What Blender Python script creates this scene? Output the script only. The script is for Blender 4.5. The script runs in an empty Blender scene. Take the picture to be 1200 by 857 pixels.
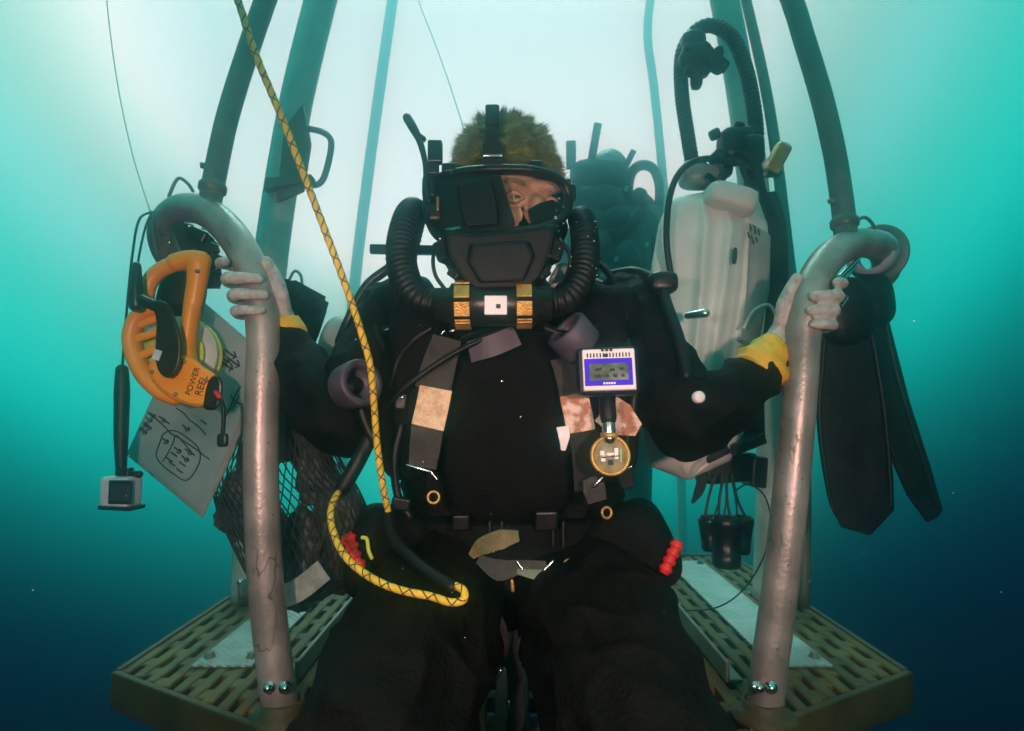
import bpy, bmesh, math, random
import numpy as np
from mathutils import Vector, Matrix, noise as mnoise

random.seed(11)
np.random.seed(11)
scene = bpy.context.scene
C = scene.collection

# ------------------------------------------------------------------ camera
FPX = 715.0                      # focal length in pixels of the 1200 px wide photograph
PITCH = math.radians(4.15)
CAM = Vector((0.0, 0.0, 0.45))
cd = bpy.data.cameras.new('camera')
cd.sensor_width = 36.0
cd.lens = 36.0 * FPX / 1200.0
cd.clip_start = 0.01
cd.clip_end = 500.0
cam = bpy.data.objects.new('camera', cd)
cam.location = CAM
cam.rotation_euler = (math.radians(90) + PITCH, 0, 0)
C.objects.link(cam)
scene.camera = cam

# ------------------------------------------------------------------ world: light that comes down through the water
world = bpy.data.worlds.new('World')
scene.world = world
world.use_nodes = True
nt = world.node_tree
nt.nodes.clear()
wo = nt.nodes.new('ShaderNodeOutputWorld')
bg = nt.nodes.new('ShaderNodeBackground')
tc = nt.nodes.new('ShaderNodeTexCoord')
dot = nt.nodes.new('ShaderNodeVectorMath'); dot.operation = 'DOT_PRODUCT'
SUN_EL, SUN_AZ = math.radians(38), math.radians(-6)     # the glow of the surface, seen at a slant
sun_dir = Vector((math.sin(SUN_AZ) * math.cos(SUN_EL), math.cos(SUN_AZ) * math.cos(SUN_EL), math.sin(SUN_EL)))
dot.inputs[1].default_value = sun_dir
nt.links.new(tc.outputs['Generated'], dot.inputs[0])
def wmath(op, a, b=None):
    n = nt.nodes.new('ShaderNodeMath'); n.operation = op
    for i, v in enumerate((a, b)):
        if v is None: continue
        if isinstance(v, (int, float)): n.inputs[i].default_value = v
        else: nt.links.new(v, n.inputs[i])
    return n.outputs[0]
ang_a = wmath('MULTIPLY', wmath('ARCCOSINE', dot.outputs['Value']), 1.8 / math.pi)        # degrees / 100
sepw = nt.nodes.new('ShaderNodeSeparateXYZ'); nt.links.new(tc.outputs['Generated'], sepw.inputs[0])
ang_z = wmath('MULTIPLY', wmath('ARCCOSINE', sepw.outputs['Z']), 1.8 / math.pi)
below = wmath('MULTIPLY', wmath('MAXIMUM', wmath('SUBTRACT', ang_z, 0.88), 0.0), 1.4)
ang = wmath('SMOOTH_MIN', ang_a, wmath('ADD', wmath('ADD', wmath('MULTIPLY', ang_z, 0.33), 0.28), below))
ang.node.inputs[2].default_value = 0.05
ramp = nt.nodes.new('ShaderNodeValToRGB')
ramp.color_ramp.interpolation = 'B_SPLINE'
els = ramp.color_ramp.elements
WS = 4.0
stops = [(0.00, (1.9559, 0.5438, 0.5140)), (0.18, (1.9559, 0.5438, 0.5140)), (0.26, (0.8708, 0.6035, 0.5627)), (0.31, (0.3151, 0.3146, 0.2328)), (0.35, (0.2089, 0.3814, 0.3617)), (0.40, (0.0364, 0.2774, 0.2053)), (0.46, (0.0000, 0.3151, 0.2598)), (0.52, (0.0000, 0.0757, 0.0653)), (0.59, (0.0000, 0.0030, 0.0160)), (0.66, (0.0000, 0.0012, 0.0090)), (0.78, (0.0000, 0.0006, 0.0040)), (1.00, (0.0000, 0.0003, 0.0020))]
els[0].position = stops[0][0]; els[0].color = (*stops[0][1], 1)
els[1].position = stops[-1][0]; els[1].color = (*stops[-1][1], 1)
for p, c in stops[1:-1]:
    e = els.new(p); e.color = (*c, 1)
nt.links.new(ang, ramp.inputs[0])
nt.links.new(ramp.outputs[0], bg.inputs[0])
bg.inputs[1].default_value = WS
nt.links.new(bg.outputs[0], wo.inputs[0])

sl = bpy.data.lights.new('sun', 'SUN')
sl.energy = 4.0
sl.angle = math.radians(25)
sl.color = (0.62, 1.0, 0.86)
sun = bpy.data.objects.new('sun', sl)
SUN_LAMP = Vector((-0.1, 0.45, 0.89))
sun.rotation_euler = SUN_LAMP.to_track_quat('Z', 'Y').to_euler()
C.objects.link(sun)

# the photographer's two strobes, on arms either side of the camera: they light the near tubes, suit and face
for sx, pw in ((-0.26, 48.0), (0.30, 48.0)):
    ld = bpy.data.lights.new('camera_strobe', 'SPOT')
    ld.energy = pw
    ld.color = (1.0, 0.57, 0.50)
    ld.spot_size = math.radians(84)
    ld.spot_blend = 1.0
    ld.shadow_soft_size = 0.025
    lo = bpy.data.objects.new('camera_strobe', ld)
    lo.location = (sx, -0.05, 0.50)
    d = Vector((sx * 0.9, 1.0, 0.36)) - Vector(lo.location)
    lo.rotation_euler = d.to_track_quat('-Z', 'Y').to_euler()
    C.objects.link(lo)

scene.view_settings.view_transform = 'Standard'
scene.view_settings.look = 'None'
scene.view_settings.exposure = 0.0
scene.view_settings.gamma = 1.0
scene.render.engine = 'CYCLES'
scene.cycles.use_denoising = True
scene.cycles.max_bounces = 6
scene.cycles.diffuse_bounces = 2
scene.cycles.glossy_bounces = 2
scene.cycles.transmission_bounces = 4
scene.cycles.transparent_max_bounces = 12
scene.cycles.volume_bounces = 3
scene.cycles.sample_clamp_indirect = 4.0


# ------------------------------------------------------------------ helpers
def at(px, py, Y):
    """World point at depth Y seen at photograph pixel (px, py)."""
    u = (px - 600.0) / FPX
    v = (428.5 - py) / FPX
    c, s = math.cos(PITCH), math.sin(PITCH)
    d = Vector((u, c - v * s, s + v * c))
    return CAM + d * (Y / d.y)


def px(n, Y):
    return n * Y / FPX


def V(*a):
    return Vector(a)


MATS = {}


def mat(name, c1, c2=None, scale=20.0, rough=0.6, metal=0.0, bump=0.0, bscale=None, detail=4.0, spec=0.5, contrast=(0.35, 0.65), coat=0.0, sub=0.0):
    """Procedural material: two colours mixed by noise, with fine relief."""
    if name in MATS:
        return MATS[name]
    m = bpy.data.materials.new(name)
    m.use_nodes = True
    t = m.node_tree
    b = t.nodes['Principled BSDF']
    b.inputs['Roughness'].default_value = rough
    b.inputs['Metallic'].default_value = metal
    b.inputs['Specular IOR Level'].default_value = spec
    if coat:
        b.inputs['Coat Weight'].default_value = coat
    tcn = t.nodes.new('ShaderNodeTexCoord')
    n = t.nodes.new('ShaderNodeTexNoise')
    n.inputs['Scale'].default_value = scale
    n.inputs['Detail'].default_value = detail
    n.inputs['Roughness'].default_value = 0.6
    t.links.new(tcn.outputs['Object'], n.inputs['Vector'])
    r = t.nodes.new('ShaderNodeValToRGB')
    r.color_ramp.elements[0].position = contrast[0]
    r.color_ramp.elements[1].position = contrast[1]
    r.color_ramp.elements[0].color = (*c1, 1)
    r.color_ramp.elements[1].color = (*(c2 or c1), 1)
    t.links.new(n.outputs['Fac'], r.inputs[0])
    t.links.new(r.outputs[0], b.inputs['Base Color'])
    mr = t.nodes.new('ShaderNodeMapRange')
    mr.inputs['To Min'].default_value = max(0.03, rough - 0.12)
    mr.inputs['To Max'].default_value = min(1.0, rough + 0.12)
    t.links.new(n.outputs['Fac'], mr.inputs['Value'])
    t.links.new(mr.outputs[0], b.inputs['Roughness'])
    if bump:
        n2 = t.nodes.new('ShaderNodeTexNoise')
        n2.inputs['Scale'].default_value = bscale or scale * 6
        n2.inputs['Detail'].default_value = 3.0
        t.links.new(tcn.outputs['Object'], n2.inputs['Vector'])
        bp = t.nodes.new('ShaderNodeBump')
        bp.inputs['Strength'].default_value = bump
        bp.inputs['Distance'].default_value = 0.004
        t.links.new(n2.outputs['Fac'], bp.inputs['Height'])
        t.links.new(bp.outputs[0], b.inputs['Normal'])
    MATS[name] = m
    return m


def tube_metal():
    """Weathered grey tube: mottled, dark specks, thin scratches."""
    m = mat('tube_metal', (0.24, 0.205, 0.185), (0.43, 0.375, 0.345), 14.0, 0.40, 0.45, 0.15, 160.0)
    t = m.node_tree
    b = t.nodes['Principled BSDF']
    tcn = [n for n in t.nodes if n.type == 'TEX_COORD'][0]
    base = b.inputs['Base Color'].links[0].from_socket
    # specks
    vo = t.nodes.new('ShaderNodeTexVoronoi'); vo.inputs['Scale'].default_value = 42.0
    vo.inputs['Randomness'].default_value = 1.0
    t.links.new(tcn.outputs['Object'], vo.inputs['Vector'])
    r1 = t.nodes.new('ShaderNodeValToRGB')
    r1.color_ramp.elements[0].position = 0.055; r1.color_ramp.elements[0].color = (1, 1, 1, 1)
    r1.color_ramp.elements[1].position = 0.085; r1.color_ramp.elements[1].color = (0, 0, 0, 1)
    t.links.new(vo.outputs['Distance'], r1.inputs[0])
    # scratches: thin contour of a stretched noise
    mp = t.nodes.new('ShaderNodeMapping'); mp.inputs['Scale'].default_value = (1.0, 1.0, 0.45)
    t.links.new(tcn.outputs['Object'], mp.inputs['Vector'])
    n = t.nodes.new('ShaderNodeTexNoise'); n.inputs['Scale'].default_value = 17.0; n.inputs['Detail'].default_value = 3.0
    t.links.new(mp.outputs[0], n.inputs['Vector'])
    sb = t.nodes.new('ShaderNodeMath'); sb.operation = 'SUBTRACT'; sb.inputs[1].default_value = 0.52
    ab = t.nodes.new('ShaderNodeMath'); ab.operation = 'ABSOLUTE'
    t.links.new(n.outputs['Fac'], sb.inputs[0]); t.links.new(sb.outputs[0], ab.inputs[0])
    r2 = t.nodes.new('ShaderNodeValToRGB')
    r2.color_ramp.elements[0].position = 0.003; r2.color_ramp.elements[0].color = (1, 1, 1, 1)
    r2.color_ramp.elements[1].position = 0.009; r2.color_ramp.elements[1].color = (0, 0, 0, 1)
    t.links.new(ab.outputs[0], r2.inputs[0])
    n3 = t.nodes.new('ShaderNodeTexNoise'); n3.inputs['Scale'].default_value = 9.0
    t.links.new(tcn.outputs['Object'], n3.inputs['Vector'])
    r3 = t.nodes.new('ShaderNodeValToRGB')
    r3.color_ramp.elements[0].position = 0.55; r3.color_ramp.elements[1].position = 0.62
    t.links.new(n3.outputs['Fac'], r3.inputs[0])
    ml = t.nodes.new('ShaderNodeMath'); ml.operation = 'MULTIPLY'
    t.links.new(r2.outputs[0], ml.inputs[0]); t.links.new(r3.outputs[0], ml.inputs[1])
    mx = t.nodes.new('ShaderNodeMath'); mx.operation = 'MAXIMUM'
    t.links.new(ml.outputs[0], mx.inputs[0]); t.links.new(r1.outputs[0], mx.inputs[1])
    m8 = t.nodes.new('ShaderNodeMath'); m8.operation = 'MULTIPLY'; m8.inputs[1].default_value = 0.75
    t.links.new(mx.outputs[0], m8.inputs[0])
    mix = t.nodes.new('ShaderNodeMix'); mix.data_type = 'RGBA'
    mix.inputs[7].default_value = (0.05, 0.035, 0.025, 1)
    t.links.new(m8.outputs[0], mix.inputs[0]); t.links.new(base, mix.inputs[6])
    t.links.new(mix.outputs[2], b.inputs['Base Color'])
    return m


# --- palette
M_TUBE = tube_metal()
M_POST = mat('post_metal', (0.09, 0.105, 0.085), (0.17, 0.185, 0.15), 12, 0.5, 0.3, 0.15)
M_DECK = mat('deck_paint', (0.048, 0.028, 0.003), (0.155, 0.094, 0.016), 18, 0.65, 0.1, 0.35, 120)
M_SKIRT = mat('skirt_paint', (0.034, 0.021, 0.005), (0.085, 0.054, 0.014), 9, 0.6, 0.1, 0.3, 90)
M_PLATE = mat('plate_aluminium', (0.26, 0.28, 0.26), (0.42, 0.44, 0.41), 16, 0.45, 0.4, 0.4, 70)
def tread_relief():
    t = M_PLATE.node_tree
    b = t.nodes['Principled BSDF']
    tcn = [n for n in t.nodes if n.type == 'TEX_COORD'][0]
    w = t.nodes.new('ShaderNodeTexWave'); w.wave_type = 'BANDS'; w.bands_direction = 'DIAGONAL'
    w.inputs['Scale'].default_value = 38.0; w.inputs['Distortion'].default_value = 1.2
    t.links.new(tcn.outputs['Object'], w.inputs['Vector'])
    old = b.inputs['Normal'].links[0].from_node
    bp = t.nodes.new('ShaderNodeBump'); bp.inputs['Strength'].default_value = 0.6; bp.inputs['Distance'].default_value = 0.004
    t.links.new(w.outputs['Fac'], bp.inputs['Height']); t.links.new(old.outputs[0], bp.inputs['Normal'])
    t.links.new(bp.outputs[0], b.inputs['Normal'])
tread_relief()
M_RAIL = mat('rail_metal', (0.13, 0.14, 0.11), (0.24, 0.25, 0.21), 20, 0.5, 0.4, 0.2)
M_STEEL = mat('bright_steel', (0.55, 0.55, 0.54), (0.72, 0.72, 0.70), 60, 0.22, 1.0)
M_SUIT = mat('suit_fabric', (0.0012, 0.0015, 0.0018), (0.0042, 0.0041, 0.0041), 26, 0.72, 0, 0.6, 240, spec=0.09)
M_TROUSER = mat('trouser_fabric', (0.0012, 0.0009, 0.0006), (0.0046, 0.0031, 0.0019), 30, 0.72, 0, 0.8, 200, spec=0.09)
M_BLACK = mat('black_rubber', (0.002, 0.002, 0.0024), (0.006, 0.006, 0.0064), 40, 0.48, 0, 0.12, 200, spec=0.26)
M_BLACKP = mat('black_plastic', (0.003, 0.003, 0.0035), (0.008, 0.008, 0.008), 30, 0.36, 0, 0.12, 90, spec=0.35)
M_WEB = mat('black_webbing', (0.0026, 0.0026, 0.003), (0.0085, 0.008, 0.008), 90, 0.8, 0, 0.5, 500)
M_GREYWEB = mat('grey_webbing', (0.015, 0.015, 0.0135), (0.044, 0.042, 0.038), 45, 0.8, 0, 0.5, 420)
M_OLIVE = mat('olive_strap', (0.09, 0.085, 0.03), (0.16, 0.14, 0.06), 40, 0.8, 0, 0.4)
M_PURPLE = mat('grey_violet_rubber', (0.036, 0.031, 0.046), (0.060, 0.052, 0.070), 30, 0.55, 0, 0.1)
M_SKIN = mat('skin', (0.50, 0.26, 0.16), (0.60, 0.34, 0.22), 30, 0.5, 0, 0.15, 260)
M_HAND = mat('pale_glove', (0.32, 0.305, 0.285), (0.58, 0.555, 0.52), 70, 0.55, 0, 0.6, 330)
M_HAIR = mat('hair', (0.10, 0.115, 0.036), (0.34, 0.34, 0.125), 70, 0.55, 0)
M_YEL = mat('yellow_neoprene', (0.62, 0.34, 0.02), (0.80, 0.47, 0.04), 30, 0.6, 0, 0.5, 160)
M_ORANGE = mat('orange_plastic', (0.74, 0.25, 0.012), (0.82, 0.31, 0.02), 8, 0.4, 0, 0.06, 300)
M_RED = mat('red_plastic', (0.50, 0.012, 0.012), (0.62, 0.02, 0.016), 20, 0.45)
M_GOLD = mat('brass', (0.36, 0.21, 0.05), (0.60, 0.38, 0.10), 60, 0.38, 0.55, 0.3)
M_WHITE = mat('white_plastic', (0.70, 0.69, 0.68), (0.78, 0.77, 0.76), 20, 0.5)
M_SHELL = mat('grey_shell', (0.62, 0.63, 0.59), (0.80, 0.79, 0.74), 7, 0.5, 0, 0.08, 60)
M_REFLECT = mat('silver_patch', (0.26, 0.15, 0.06), (0.62, 0.47, 0.28), 40, 0.5, 0.1, 0.4, contrast=(0.3, 0.56))
M_STAIN = mat('stained_patch', (0.30, 0.12, 0.035), (0.66, 0.52, 0.42), 46, 0.5, 0.0, 0.4, contrast=(0.42, 0.56))
M_FIN = mat('fin_rubber', (0.002, 0.003, 0.003), (0.007, 0.008, 0.008), 14, 0.5, 0, 0.3, 80, spec=0.25)
M_NET = mat('net_cord', (0.010, 0.011, 0.011), (0.028, 0.028, 0.028), 60, 0.8)
M_LIME = mat('lime_line', (0.42, 0.52, 0.06), (0.58, 0.66, 0.12), 60, 0.6)
M_PALE = mat('pale_line', (0.50, 0.56, 0.50), (0.64, 0.68, 0.62), 90, 0.6)
M_INK = mat('ink', (0.012, 0.012, 0.012), None, 20, 0.7)
M_CYL = mat('cylinder_paint', (0.24, 0.27, 0.26), (0.32, 0.35, 0.34), 10, 0.4, 0.1)
M_BLUE = mat('blue_bezel', (0.025, 0.004, 0.60), (0.05, 0.01, 0.80), 30, 0.6, spec=0.2)
M_LCD = mat('lcd_glass', (0.05, 0.06, 0.035), (0.10, 0.17, 0.12), 60, 0.15, contrast=(0.3, 0.7))
M_FARPOLE = mat('hazed_pole', (0.62, 0.63, 0.61), (0.74, 0.75, 0.73), 12, 0.5, 0.1)  # pale grey puts the fade of distant haze into the pole colour
M_RPOST = mat('hazed_post_metal', (0.44, 0.50, 0.45), (0.60, 0.64, 0.58), 12, 0.5, 0.2, 0.15)  # paler copy of the post metal, haze painted into the colour
M_TAPE = mat('pale_blue_tape', (0.36, 0.44, 0.50), (0.50, 0.57, 0.62), 30, 0.5)


def glass_mat(name, tint, gloss=0.12, rough=0.03, alpha=0.85):
    m = bpy.data.materials.new(name); m.use_nodes = True
    t = m.node_tree; t.nodes.clear()
    o = t.nodes.new('ShaderNodeOutputMaterial')
    tr = t.nodes.new('ShaderNodeBsdfTransparent'); tr.inputs[0].default_value = (*tint, 1)
    gl = t.nodes.new('ShaderNodeBsdfGlossy'); gl.inputs['Roughness'].default_value = rough
    gl.inputs[0].default_value = (0.9, 0.95, 0.95, 1)
    mx = t.nodes.new('ShaderNodeMixShader'); mx.inputs[0].default_value = gloss
    lw = t.nodes.new('ShaderNodeFresnel'); lw.inputs[0].default_value = 1.35
    t.links.new(lw.outputs[0], mx.inputs[0])
    t.links.new(tr.outputs[0], mx.inputs[1]); t.links.new(gl.outputs[0], mx.inputs[2])
    t.links.new(mx.outputs[0], o.inputs[0])
    return m


M_GLASS = glass_mat('mask_glass', (0.88, 0.90, 0.90))


def slate_mat():
    """Cloudy plastic pouch: part see-through, part milky."""
    m = bpy.data.materials.new('pouch_plastic'); m.use_nodes = True
    t = m.node_tree
    b = t.nodes['Principled BSDF']
    o = t.nodes['Material Output']
    tcn = t.nodes.new('ShaderNodeTexCoord')
    n = t.nodes.new('ShaderNodeTexNoise'); n.inputs['Scale'].default_value = 9.0
    t.links.new(tcn.outputs['Object'], n.inputs['Vector'])
    r = t.nodes.new('ShaderNodeValToRGB')
    r.color_ramp.elements[0].color = (0.19, 0.21, 0.20, 1); r.color_ramp.elements[1].color = (0.40, 0.40, 0.385, 1)
    r.color_ramp.elements[0].position = 0.35; r.color_ramp.elements[1].position = 0.7
    t.links.new(n.outputs['Fac'], r.inputs[0]); t.links.new(r.outputs[0], b.inputs['Base Color'])
    b.inputs['Roughness'].default_value = 0.3
    tr = t.nodes.new('ShaderNodeBsdfTransparent')
    mx = t.nodes.new('ShaderNodeMixShader'); mx.inputs[0].default_value = 0.70
    t.links.new(tr.outputs[0], mx.inputs[1]); t.links.new(b.outputs[0], mx.inputs[2])
    t.links.new(mx.outputs[0], o.inputs[0])
    return m


M_POUCH = slate_mat()


# --- mesh building
def catmull(pts, n=8):
    pts = [Vector(p) for p in pts]
    if len(pts) < 3:
        return [pts[0].lerp(pts[1], i / n) for i in range(n + 1)]
    P = [pts[0] * 2 - pts[1]] + pts + [pts[-1] * 2 - pts[-2]]
    out = []
    for i in range(1, len(P) - 2):
        p0, p1, p2, p3 = P[i - 1], P[i], P[i + 1], P[i + 2]
        for k in range(n):
            t = k / n
            out.append(0.5 * ((2 * p1) + (p2 - p0) * t + (2 * p0 - 5 * p1 + 4 * p2 - p3) * t * t + (3 * p1 - p0 - 3 * p2 + p3) * t ** 3))
    out.append(pts[-1])
    return out


def frames(path):
    T = []
    for i in range(len(path)):
        a = path[max(i - 1, 0)]; b = path[min(i + 1, len(path) - 1)]
        d = (b - a)
        T.append(d.normalized() if d.length > 1e-9 else Vector((0, 0, 1)))
    ref = Vector((0, 1, 0)) if abs(T[0].y) < 0.9 else Vector((1, 0, 0))
    N = [(ref - T[0] * ref.dot(T[0])).normalized()]
    for i in range(1, len(path)):
        n = N[-1] - T[i] * N[-1].dot(T[i])
        N.append(n.normalized() if n.length > 1e-6 else N[-1])
    return T, N, [t.cross(n) for t, n in zip(T, N)]


def sweep(bm, path, radii, seg=12, caps=True, flat=1.0, round_caps=False):
    """Round (or flattened: flat<1 squeezes along the frame normal) tube along a path."""
    if not isinstance(radii, (list, tuple)):
        radii = [radii] * len(path)
    if len(radii) != len(path):
        k = len(radii) - 1
        rr = []
        for i in range(len(path)):
            t = i / (len(path) - 1) * k
            j = min(int(t), k - 1)
            rr.append(radii[j] + (radii[j + 1] - radii[j]) * (t - j))
        radii = rr
    path = list(path); radii = list(radii)
    if round_caps:
        d0 = (path[0] - path[1]).normalized(); d1 = (path[-1] - path[-2]).normalized()
        r0, r1 = radii[0], radii[-1]
        pre = [(path[0] + d0 * r0 * math.sin(a), r0 * math.cos(a)) for a in (1.35, 1.0, 0.5)]
        post = [(path[-1] + d1 * r1 * math.sin(a), r1 * math.cos(a)) for a in (0.5, 1.0, 1.35)]
        path = [p for p, _ in pre] + path + [p for p, _ in post]
        radii = [r for _, r in pre] + radii + [r for _, r in post]
    T, N, B = frames(path)
    rings = []
    for p, r, n, b in zip(path, radii, N, B):
        ring = []
        for k in range(seg):
            a = 2 * math.pi * k / seg
            ring.append(bm.verts.new(p + n * (math.cos(a) * r * flat) + b * (math.sin(a) * r)))
        rings.append(ring)
    for i in range(len(rings) - 1):
        for k in range(seg):
            f = bm.faces.new((rings[i][k], rings[i][(k + 1) % seg], rings[i + 1][(k + 1) % seg], rings[i + 1][k]))
            f.smooth = True
    if caps:
        bm.faces.new(list(reversed(rings[0]))); bm.faces.new(rings[-1])
    return rings


def strip(bm, pts, normals, width, thick=0.003, n=6):
    """Flat webbing strap following points, with a normal per point."""
    path = catmull(pts, n)
    k = len(normals) - 1
    W = width if isinstance(width, (list, tuple)) else [width] * len(pts)
    rows = []
    for i, p in enumerate(path):
        t = i / (len(path) - 1) * k
        j = min(int(t), k - 1) if k else 0
        nn = Vector(normals[j]).lerp(Vector(normals[min(j + 1, k)]), t - j).normalized() if k else Vector(normals[0])
        t2 = i / (len(path) - 1) * (len(W) - 1); j2 = min(int(t2), len(W) - 2)
        w = W[j2] + (W[j2 + 1] - W[j2]) * (t2 - j2)
        d = (path[min(i + 1, len(path) - 1)] - path[max(i - 1, 0)]).normalized()
        s = d.cross(nn).normalized()
        rows.append([bm.verts.new(p + s * (w / 2 * a) + nn * (thick / 2 * b)) for a, b in ((-1, -1), (1, -1), (1, 1), (-1, 1))])
    for i in range(len(rows) - 1):
        for a in range(4):
            bm.faces.new((rows[i][a], rows[i][(a + 1) % 4], rows[i + 1][(a + 1) % 4], rows[i + 1][a]))
    bm.faces.new(list(reversed(rows[0]))); bm.faces.new(rows[-1])


def box(bm, c, size, rot=None, bev=0.0, seg=2):
    """Bevelled box centred on c; rot is a 3x3/Matrix or Euler tuple."""
    b2 = bmesh.new()
    bmesh.ops.create_cube(b2, size=1.0)
    for v in b2.verts:
        v.co = Vector((v.co.x * size[0], v.co.y * size[1], v.co.z * size[2]))
    if bev:
        bmesh.ops.bevel(b2, geom=b2.edges[:], offset=min(bev, 0.45 * min(size)), segments=seg, affect='EDGES', profile=0.5)
    R = Matrix.Identity(3)
    if rot is not None:
        R = rot.to_3x3() if isinstance(rot, Matrix) else Matrix.Identity(3)
        if not isinstance(rot, Matrix):
            from mathutils import Euler
            R = Euler(rot).to_matrix()
    for v in b2.verts:
        v.co = R @ v.co + Vector(c)
    merge(bm, b2)


def merge(bm, b2):
    me = bpy.data.meshes.new('t'); b2.to_mesh(me); bm.from_mesh(me); bpy.data.meshes.remove(me); b2.free()


def prism(bm, pts, z0, z1, M=None, bev=0.0, smooth=False):
    """Extrude a 2-D outline (x, y) from z0 to z1, then place by matrix M."""
    b2 = bmesh.new()
    vs = [b2.verts.new((p[0], p[1], z0)) for p in pts]
    f = b2.faces.new(vs)
    r = bmesh.ops.extrude_face_region(b2, geom=[f])
    for v in [g for g in r['geom'] if isinstance(g, bmesh.types.BMVert)]:
        v.co.z = z1
    bmesh.ops.recalc_face_normals(b2, faces=b2.faces[:])
    if bev:
        es = [e for e in b2.edges if abs(e.verts[0].co.z - e.verts[1].co.z) < 1e-9]
        bmesh.ops.bevel(b2, geom=es, offset=bev, segments=2, affect='EDGES', profile=0.5)
    if M is not None:
        b2.transform(M)
    merge(bm, b2)


def lathe(bm, prof, M, seg=24):
    """prof: list of (r, z); spun about z, then placed by M."""
    rings = []
    for r, z in prof:
        if r < 1e-6:
            rings.append([bm.verts.new(M @ Vector((0, 0, z)))])
        else:
            rings.append([bm.verts.new(M @ Vector((r * math.cos(2 * math.pi * k / seg), r * math.sin(2 * math.pi * k / seg), z))) for k in range(seg)])
    for a, b in zip(rings[:-1], rings[1:]):
        for k in range(seg):
            k2 = (k + 1) % seg
            if len(a) == 1 and len(b) == 1:
                continue
            if len(a) == 1:
                f = bm.faces.new((a[0], b[k2], b[k]))
            elif len(b) == 1:
                f = bm.faces.new((a[k], a[k2], b[0]))
            else:
                f = bm.faces.new((a[k], a[k2], b[k2], b[k]))
            f.smooth = True


def ellipsoid(bm, c, r, rot=None, sub=3):
    b2 = bmesh.new()
    bmesh.ops.create_icosphere(b2, subdivisions=sub, radius=1.0)
    from mathutils import Euler
    R = Euler(rot).to_matrix() if rot else Matrix.Identity(3)
    for v in b2.verts:
        v.co = R @ Vector((v.co.x * r[0], v.co.y * r[1], v.co.z * r[2])) + Vector(c)
    for f in b2.faces:
        f.smooth = True
    merge(bm, b2)


def aim(origin, zdir, xdir=None):
    """Matrix with local z along zdir."""
    z = Vector(zdir).normalized()
    x = Vector(xdir) if xdir is not None else (Vector((1, 0, 0)) if abs(z.x) < 0.9 else Vector((0, 1, 0)))
    x = (x - z * x.dot(z)).normalized()
    y = z.cross(x)
    m = Matrix((x, y, z)).transposed().to_4x4()
    m.translation = Vector(origin)
    return m


def root_loc(p):
    while p.parent is not None:
        p = p.parent
    return Vector(p.location)


def obj(name, bm, m, parent=None, fix=True):
    me = bpy.data.meshes.new(name)
    if fix:
        bmesh.ops.recalc_face_normals(bm, faces=bm.faces[:])
    bm.to_mesh(me); bm.free()
    for mm in (m if isinstance(m, (list, tuple)) else [m]):
        me.materials.append(mm)
    o = bpy.data.objects.new(name, me)
    C.objects.link(o)
    if parent is not None:
        me.transform(Matrix.Translation(-root_loc(parent)))
        o.parent = parent
    return o


def inst(src, name, loc, parent, rot=None):
    """A further piece that shares its mesh with src; loc is the world place of the mesh's own origin."""
    o = bpy.data.objects.new(name, src)
    C.objects.link(o)
    o.parent = parent
    o.location = Vector(loc) - root_loc(parent)
    if rot is not None:
        o.rotation_euler = rot
    return o


def thing(name, label, cat, loc=(0, 0, 0), group=None):
    o = bpy.data.objects.new(name, None)
    o.empty_display_size = 0.05
    C.objects.link(o)
    o.location = loc
    tag(o, label, cat, group)
    return o


def tag(o, label, cat, group=None):
    o['label'] = label; o['category'] = cat
    if group:
        o['group'] = group
    return o


def part(name, m, parent, fn, *a, label=None, **k):
    bm = bmesh.new()
    fn(bm, *a, **k)
    o = obj(name, bm, m, parent)
    if label:
        o['label'] = label
    return o


def corrugated(bm, pts, r, pitch=0.0085, amp=0.16, seg=18, sub=24):
    """Ribbed breathing hose along points."""
    path = catmull(pts, sub)
    L = [0.0]
    for a, b in zip(path[:-1], path[1:]):
        L.append(L[-1] + (b - a).length)
    n = int(L[-1] / pitch) * 4
    out, rad, j = [], [], 0
    for i in range(n + 1):
        s = L[-1] * i / n
        while j < len(L) - 2 and L[j + 1] < s:
            j += 1
        t = (s - L[j]) / max(L[j + 1] - L[j], 1e-9)
        out.append(path[j].lerp(path[j + 1], t))
        rad.append(r * (1.0 - amp * (0.5 - 0.5 * math.cos(2 * math.pi * i / 4))))
    sweep(bm, out, rad, seg)


def text_mesh(name, body, size, M, m, parent, depth=0.0004):
    cu = bpy.data.curves.new(name, 'FONT')
    cu.body = body; cu.size = size; cu.extrude = depth; cu.align_x = 'CENTER'; cu.align_y = 'CENTER'
    tmp = bpy.data.objects.new('tmp', cu)
    C.objects.link(tmp)
    dg = bpy.context.evaluated_depsgraph_get()
    me = bpy.data.meshes.new_from_object(tmp.evaluated_get(dg))
    bpy.data.objects.remove(tmp)
    me.transform(M)
    me.transform(Matrix.Translation(-root_loc(parent)))
    me.materials.clear(); me.materials.append(m)
    o = bpy.data.objects.new(name, me); C.objects.link(o); o.parent = parent
    return o


def facing(o, u=(1, 0, 0), n=(0, -1, 0)):
    """Matrix whose local x is u and local z is n (towards the camera)."""
    return aim(o, n, u)


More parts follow.
